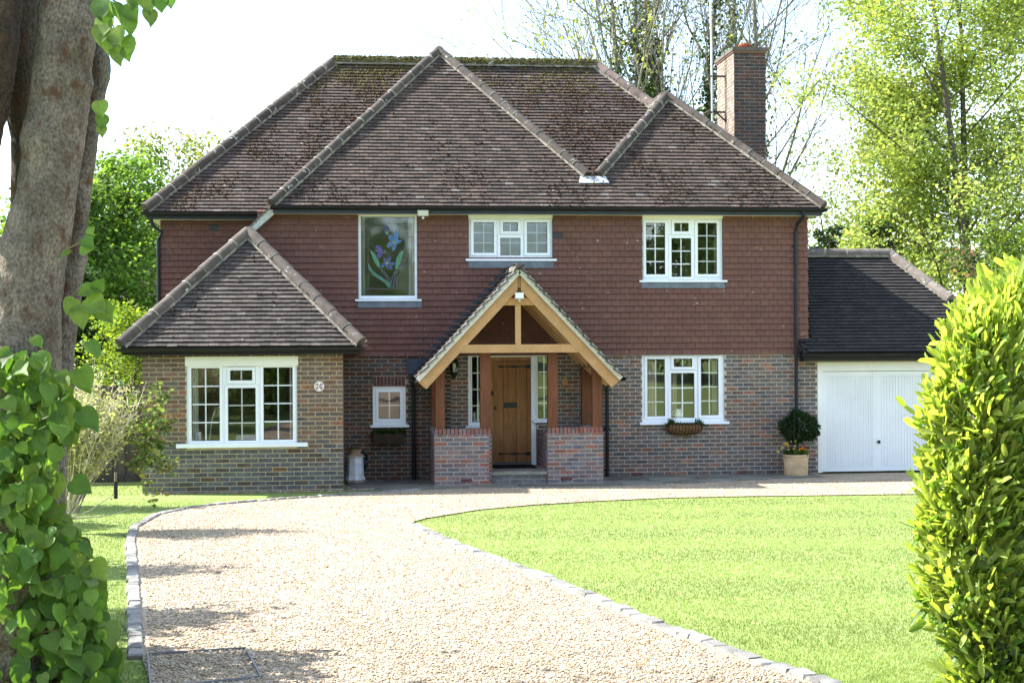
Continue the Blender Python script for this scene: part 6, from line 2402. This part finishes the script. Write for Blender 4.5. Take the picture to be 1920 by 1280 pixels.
# singles: those nearest the camera and inside the picture
vis = [i for i in range(len(cpos)) if inpic(cpos[i])]
Ls = [np.linalg.norm(lp.M[i][:, 0]) for i in range(len(cpos))]
sel = sorted(vis, key=lambda i: cpos[i][1] - 1.5 * Ls[i])[:300]
lp.singles('leaf', M_lime, lime, sel)
lp.joined('leaves', M_lime, lime, [i for i in range(len(cpos)) if i not in set(sel)])
# twigs carrying them
for i in range(70):
    py = rl.uniform(690, 1400); xr_ = np.interp(py, ey, ex)
    p0 = P(rl.uniform(-60, 60), py + 60, YL + .05); p1 = P(xr_ - rl.uniform(0, 60), py, YL - .3 + rl.uniform(-.1, .2))
    m = (p0 + p1) / 2 + Vector((0, -.05, .06))
    twigs.tube([p0, m, p1], [.006, .005, .003], 5, (.16, .12, .06))
for pts in ([(184, -20), (225, 10), (250, 20)], [(190, -10), (200, 20), (215, 55), (240, 80)], [(240, -60), (275, -20), (300, -5)], [(120, 470), (150, 455), (165, 445)], [(125, 560), (150, 545), (180, 555)]):
    twigs.tube([P(a, b, YL - .28) for (a, b) in pts], [.006, .005, .003, .003][:len(pts)], 5, (.13, .11, .05))
twigs.build('twigs', M_bark, lime)

# ------------------------------------------------------------------ cherry laurel hedge on the right
YH = -19.3
hz0 = gz(YH)
hedge = thing('laurel_hedge', (4.6, YH, hz0), 'rounded end of a cherry laurel hedge with yellow green spring shoots', 'hedge')
LL = [(0, 0), (.2, .09), (.45, .14), (.7, .125), (.9, .085), (1, 0)]
vv_, ff_ = [], []
mids = [(x, 0, -.10 * x * x) for (x, y) in LL]
vv_ += mids
for sgn in (1, -1):
    b_ = len(vv_)
    for (x, y) in LL[1:-1]: vv_.append((x, sgn * y, .055 - .10 * x * x))
    e = list(range(b_, b_ + 4))
    fs = [(0, 1, e[0]), (e[0], 1, e[1]), (1, 2, e[1]), (e[1], 2, e[2]), (2, 3, e[2]), (e[2], 3, e[3]), (3, 4, e[3]), (4, 5, e[3])]
    ff_ += [f if sgn < 0 else (f[0], f[2], f[1]) for f in fs]
hp = Pieces(np.array(vv_), np.array(ff_), smooth=True)
rh2 = np.random.default_rng(95)
# silhouette of the hedge in the picture: left edge by height
hy = [505, 560, 610, 660, 720, 800, 880, 960, 1040, 1120, 1180, 1230, 1290, 1400]
hx = [1925, 1838, 1782, 1756, 1742, 1736, 1735, 1728, 1730, 1738, 1752, 1775, 1790, 1795]
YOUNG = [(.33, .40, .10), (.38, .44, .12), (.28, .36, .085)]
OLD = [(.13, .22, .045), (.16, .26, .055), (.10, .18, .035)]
core = MB()


def laurel(q, out, L, young):
    d = norm(np.array(out) + rh2.normal(0, .45, 3) + (np.array([0, 0, .75]) if young else np.array([0, -.1, .05])))
    nn = norm(np.array([-.95, -.3, .9]) + rh2.normal(0, .45, 3))
    s = norm(np.cross(nn, d)); nn = np.cross(d, s)
    pal = YOUNG if young else OLD
    c = np.array(pal[rh2.integers(0, 3)]) * rh2.uniform(.8, 1.2)
    hp.add(q, np.stack([d * L, s * L * rh2.uniform(.85, 1.1), nn * L * rh2.uniform(.7, 1.6)], 1), tuple(c))


shoots = []
for i in range(1350):
    py = rh2.uniform(500, 1400)
    x_ = np.interp(py, hy, hx)
    f = rh2.uniform(0, 1) ** 1.25
    px = x_ + 12 + f * 420
    top = np.interp(px, [1720, 1785, 1925, 2100, 2400], [690, 612, 512, 480, 460])
    if py < top: py = top + rh2.uniform(0, 40)
    # round front: recede towards the left edge
    t = min(1, (px - x_) / 150)
    Yc = YH - .1 - .55 * math.sqrt(max(0, 1 - (1 - t) ** 2)) + .25 * max(0, (620 - py) / 120)
    q = np.array(P(px, py, Yc)) + rh2.normal(0, .03, 3)
    out = norm(np.array([-(1 - t) * 1.2, -.5 - .5 * t, .15 + .5 * max(0, (700 - py) / 200)]))
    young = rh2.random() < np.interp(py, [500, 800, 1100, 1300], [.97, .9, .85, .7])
    n = rh2.integers(5, 9) if young else 4
    for _ in range(n): laurel(q + rh2.normal(0, .03, 3), out, rh2.uniform(.075, .145) * (1 if young else 1.05), young)
# inner older leaves
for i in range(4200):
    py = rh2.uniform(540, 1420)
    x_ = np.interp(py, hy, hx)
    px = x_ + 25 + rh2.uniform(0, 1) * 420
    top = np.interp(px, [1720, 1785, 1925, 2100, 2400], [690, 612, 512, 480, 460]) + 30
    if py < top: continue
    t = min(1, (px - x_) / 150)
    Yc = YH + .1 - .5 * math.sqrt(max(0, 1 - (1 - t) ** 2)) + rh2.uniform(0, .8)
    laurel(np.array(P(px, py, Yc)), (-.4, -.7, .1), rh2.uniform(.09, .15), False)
hpos = np.array(hp.pos)
vis = [i for i in range(len(hpos)) if inpic(hpos[i])]
sel = sorted(vis, key=lambda i: hpos[i][1] - 2 * np.linalg.norm(hp.M[i][:, 0]))[:300]
hp.singles('leaf', M_laurel, hedge, sel)
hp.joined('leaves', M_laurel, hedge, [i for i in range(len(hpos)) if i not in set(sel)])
br2 = MB()
for i in range(60):
    px = rh2.uniform(1790, 2150); py = rh2.uniform(620, 1150)
    p0 = P(1800 + rh2.uniform(0, 300), 1420, YH + rh2.uniform(-.1, .5)); p1 = P(px, py, YH - .1 + rh2.uniform(-.25, .4))
    br2.tube([p0, p0.lerp(p1, .5) + Vector((rh2.normal(0, .05), 0, 0)), p1], [.014, .010, .005], 5, (.11, .085, .05))
p0 = P(1783, 1400, YH - .25)
br2.tube([p0, P(1784, 1300, YH - .25), P(1790, 1200, YH - .15)], [.03, .028, .02], 8, (.30, .22, .14))
br2.build('branches', M_bark, hedge)
# ivy creeping through the hedge foot
IV = np.array([(0, 0, 0), (.15, .35, .02), (.45, .30, .03), (.6, .5, .0), (.72, .2, .02), (1.0, 0, -.06), (.72, -.2, .02), (.6, -.5, 0), (.45, -.30, .03), (.15, -.35, .02)])
IVF = np.array([(0, 2, 1), (0, 4, 2), (2, 4, 3), (0, 5, 4), (0, 6, 5), (0, 8, 6), (8, 7, 6), (0, 9, 8)])
iv = Pieces(IV, IVF)
for i in range(2600):
    py = rh2.choice([rh2.uniform(1150, 1400), rh2.uniform(700, 1250)])
    x_ = np.interp(py, hy, hx)
    px = x_ + (10 if py > 1150 else 75) + rh2.uniform(0, 300)
    t = min(1, (px - x_) / 150)
    Yc = YH - .12 - .52 * math.sqrt(max(0, 1 - (1 - t) ** 2)) + rh2.uniform(-.02, .15)
    q = np.array(P(px, py, Yc))
    d = norm(np.array([rh2.normal(0, .6), -.3, -.6 + rh2.normal(0, .5)])); nn = norm(np.array([-.4, -.9, .5]) + rh2.normal(0, .35, 3))
    s = norm(np.cross(nn, d)); nn = np.cross(d, s)
    L = rh2.uniform(.035, .075)
    c = np.array([(.14, .21, .08), (.20, .27, .12), (.09, .15, .05)][rh2.integers(0, 3)]) * rh2.uniform(.8, 1.25)
    iv.add(q, np.stack([d * L, s * L, nn * L], 1), tuple(c))
iv.joined('ivy_leaves', M_laurel, hedge)

# ------------------------------------------------------------------ lawn grass and loose stones
def inside_np(X, Y, poly):
    c = np.zeros(len(X), bool)
    n = len(poly)
    for i in range(n):
        x0, y0 = poly[i]; x1, y1 = poly[(i + 1) % n]
        if y0 == y1: continue
        k = ((y0 > Y) != (y1 > Y)) & (X < (x1 - x0) * (Y - y0) / (y1 - y0) + x0)
        c ^= k
    return c


def in_view(X, Y, m=.06):
    dx, dy = X - CAM.x, Y - CAM.y
    xr = dx * math.cos(YAW) - dy * math.sin(YAW)
    dp = dx * math.sin(YAW) + dy * math.cos(YAW)
    return (dp > 6) & (np.abs(xr) < dp * (960 / FPX + m))


rg = np.random.default_rng(101)
N = 800000
Yq = CAM.y + 7.5 + (rg.random(N) ** 1.5) * 19.5
Xq = CAM.x + (rg.random(N) * 2 - 1) * (Yq - CAM.y) * .60
out_kerb = [(p.x, p.y) for p in drive_poly] if hasattr(drive_poly[0], 'x') else drive_poly
keep = in_view(Xq, Yq) & ~inside_np(Xq, Yq, drive_poly)
# off the kerb stones, paving and house
def near_line(X, Y, pts, d):
    m = np.zeros(len(X), bool)
    for a, b in zip(pts[:-1], pts[1:]):
        ax, ay, bx, by = a.x, a.y, b.x, b.y
        L2 = (bx - ax) ** 2 + (by - ay) ** 2
        t = np.clip(((X - ax) * (bx - ax) + (Y - ay) * (by - ay)) / L2, 0, 1)
        m |= ((X - ax - t * (bx - ax)) ** 2 + (Y - ay - t * (by - ay)) ** 2) < d * d
    return m
keep &= ~near_line(Xq, Yq, KERB_R[:-1], .10) & ~near_line(Xq, Yq, Lk[1:], .10)
keep &= ~((Yq > -2.27) & (Xq > -.15) & (Xq < 14)) & ~((Xq > XBL - .05) & (Xq < XBR + .05) & (Yq > Y_BAY - .22)) & (Yq < .4) & ~((Yq > -3.3) & (Xq > 8.5))
Xq, Yq = Xq[keep], Yq[keep]
n = len(Xq)
Zq = gzn(Yq)
a = rg.uniform(0, 2 * np.pi, n)
h = rg.uniform(.006, .016, n)
wd = rg.uniform(.0022, .0042, n) * (1 + (Yq - CAM.y - 8) * .06)
lean = rg.normal(0, .45, (n, 2)) * h[:, None]
V = np.zeros((n, 3, 3), np.float32)
V[:, 0] = np.stack([Xq - np.cos(a) * wd, Yq - np.sin(a) * wd, Zq - .006], 1)
V[:, 1] = np.stack([Xq + np.cos(a) * wd, Yq + np.sin(a) * wd, Zq - .006], 1)
V[:, 2] = np.stack([Xq + lean[:, 0], Yq + lean[:, 1], Zq + h], 1)
gc = np.array([(.213, .285, .083), (.228, .30, .088), (.20, .27, .076), (.265, .32, .108)])[rg.choice(4, n, p=[.4, .3, .22, .08])] * rg.uniform(.9, 1.1, (n, 1))
stripe = 1 + .13 * np.tanh(2.5 * np.sin((Xq * .10 + Yq) * 2 * np.pi / 2.4))
gc = gc * stripe[:, None]
me = mesh_np('lawn_grass', V.reshape(-1, 3), np.arange(3 * n).reshape(n, 3), gc)
o = link_mesh('lawn_grass', me, M_grass, None, Vector((0, 0, 0)))
props(o, 'short mown bright green grass of the front lawns', 'grass', kind='stuff')
print('grass', n)
# pebbles
N = 190000
Yq = CAM.y + 7.5 + (rg.random(N) ** 1.6) * 18
Xq = CAM.x + (rg.random(N) * 2 - 1) * (Yq - CAM.y) * .60
keep = in_view(Xq, Yq) & inside_np(Xq, Yq, drive_poly) & ~near_line(Xq, Yq, KERB_R[:-1], .05) & ~near_line(Xq, Yq, Lk[1:], .05)
# a few strays and the strip along the walls
Xs = np.concatenate([rg.uniform(4.75, 8.7, 1500), rg.uniform(XBL, XBR, 900), rg.uniform(-.1, .35, 260), rg.uniform(.3, 8, 60)])
Ysr = np.concatenate([-np.abs(rg.normal(0, .07, 1500)) - .02, Y_BAY - .02 - np.abs(rg.normal(0, .08, 900)), rg.uniform(-2.2, -1.4, 260), rg.uniform(-2.1, -.3, 60)])
Xq, Yq = np.concatenate([Xq[keep], Xs]), np.concatenate([Yq[keep], Ysr])
n = len(Xq)
pb_ = Pieces(OCT_V, OCT_F, smooth=True)
s = rg.uniform(.004, .0095, n) * np.where(rg.random(n) < .05, 1.5, 1) * (1 + np.clip(Yq - CAM.y - 9, 0, 20) * .015)
a = rg.uniform(0, 2 * np.pi, n)
M_ = np.zeros((n, 3, 3))
til = rg.normal(0, .25, (n, 2))
M_[:, :, 0] = np.stack([np.cos(a), np.sin(a), til[:, 0]], 1) * (s * rg.uniform(1.0, 1.7, n))[:, None]
M_[:, :, 1] = np.stack([-np.sin(a), np.cos(a), til[:, 1]], 1) * (s * rg.uniform(.8, 1.2, n))[:, None]
M_[:, :, 2] = np.stack([-til[:, 0], -til[:, 1], np.ones(n)], 1) * (s * rg.uniform(.5, .8, n))[:, None]
pal = np.array([(.39, .295, .19), (.46, .37, .265), (.27, .18, .105), (.50, .425, .33), (.33, .285, .235), (.55, .49, .41)])
pb_.pos = np.stack([Xq, Yq, gzn(Yq) + .014 + s * .25], 1)
pb_.M = M_
pb_.col = pal[rg.choice(6, n, p=[.26, .26, .14, .14, .1, .1])] * rg.uniform(.8, 1.2, (n, 1))
M_peb = mat('pebble', rough=.85, var=.15, scale=60, spec=.25)
o = pb_.joined('gravel_stones', M_peb, None, org=(0, 0, 0))
props(o, 'loose buff and brown gravel stones covering the drive', 'gravel', kind='stuff')
print('pebbles', n)
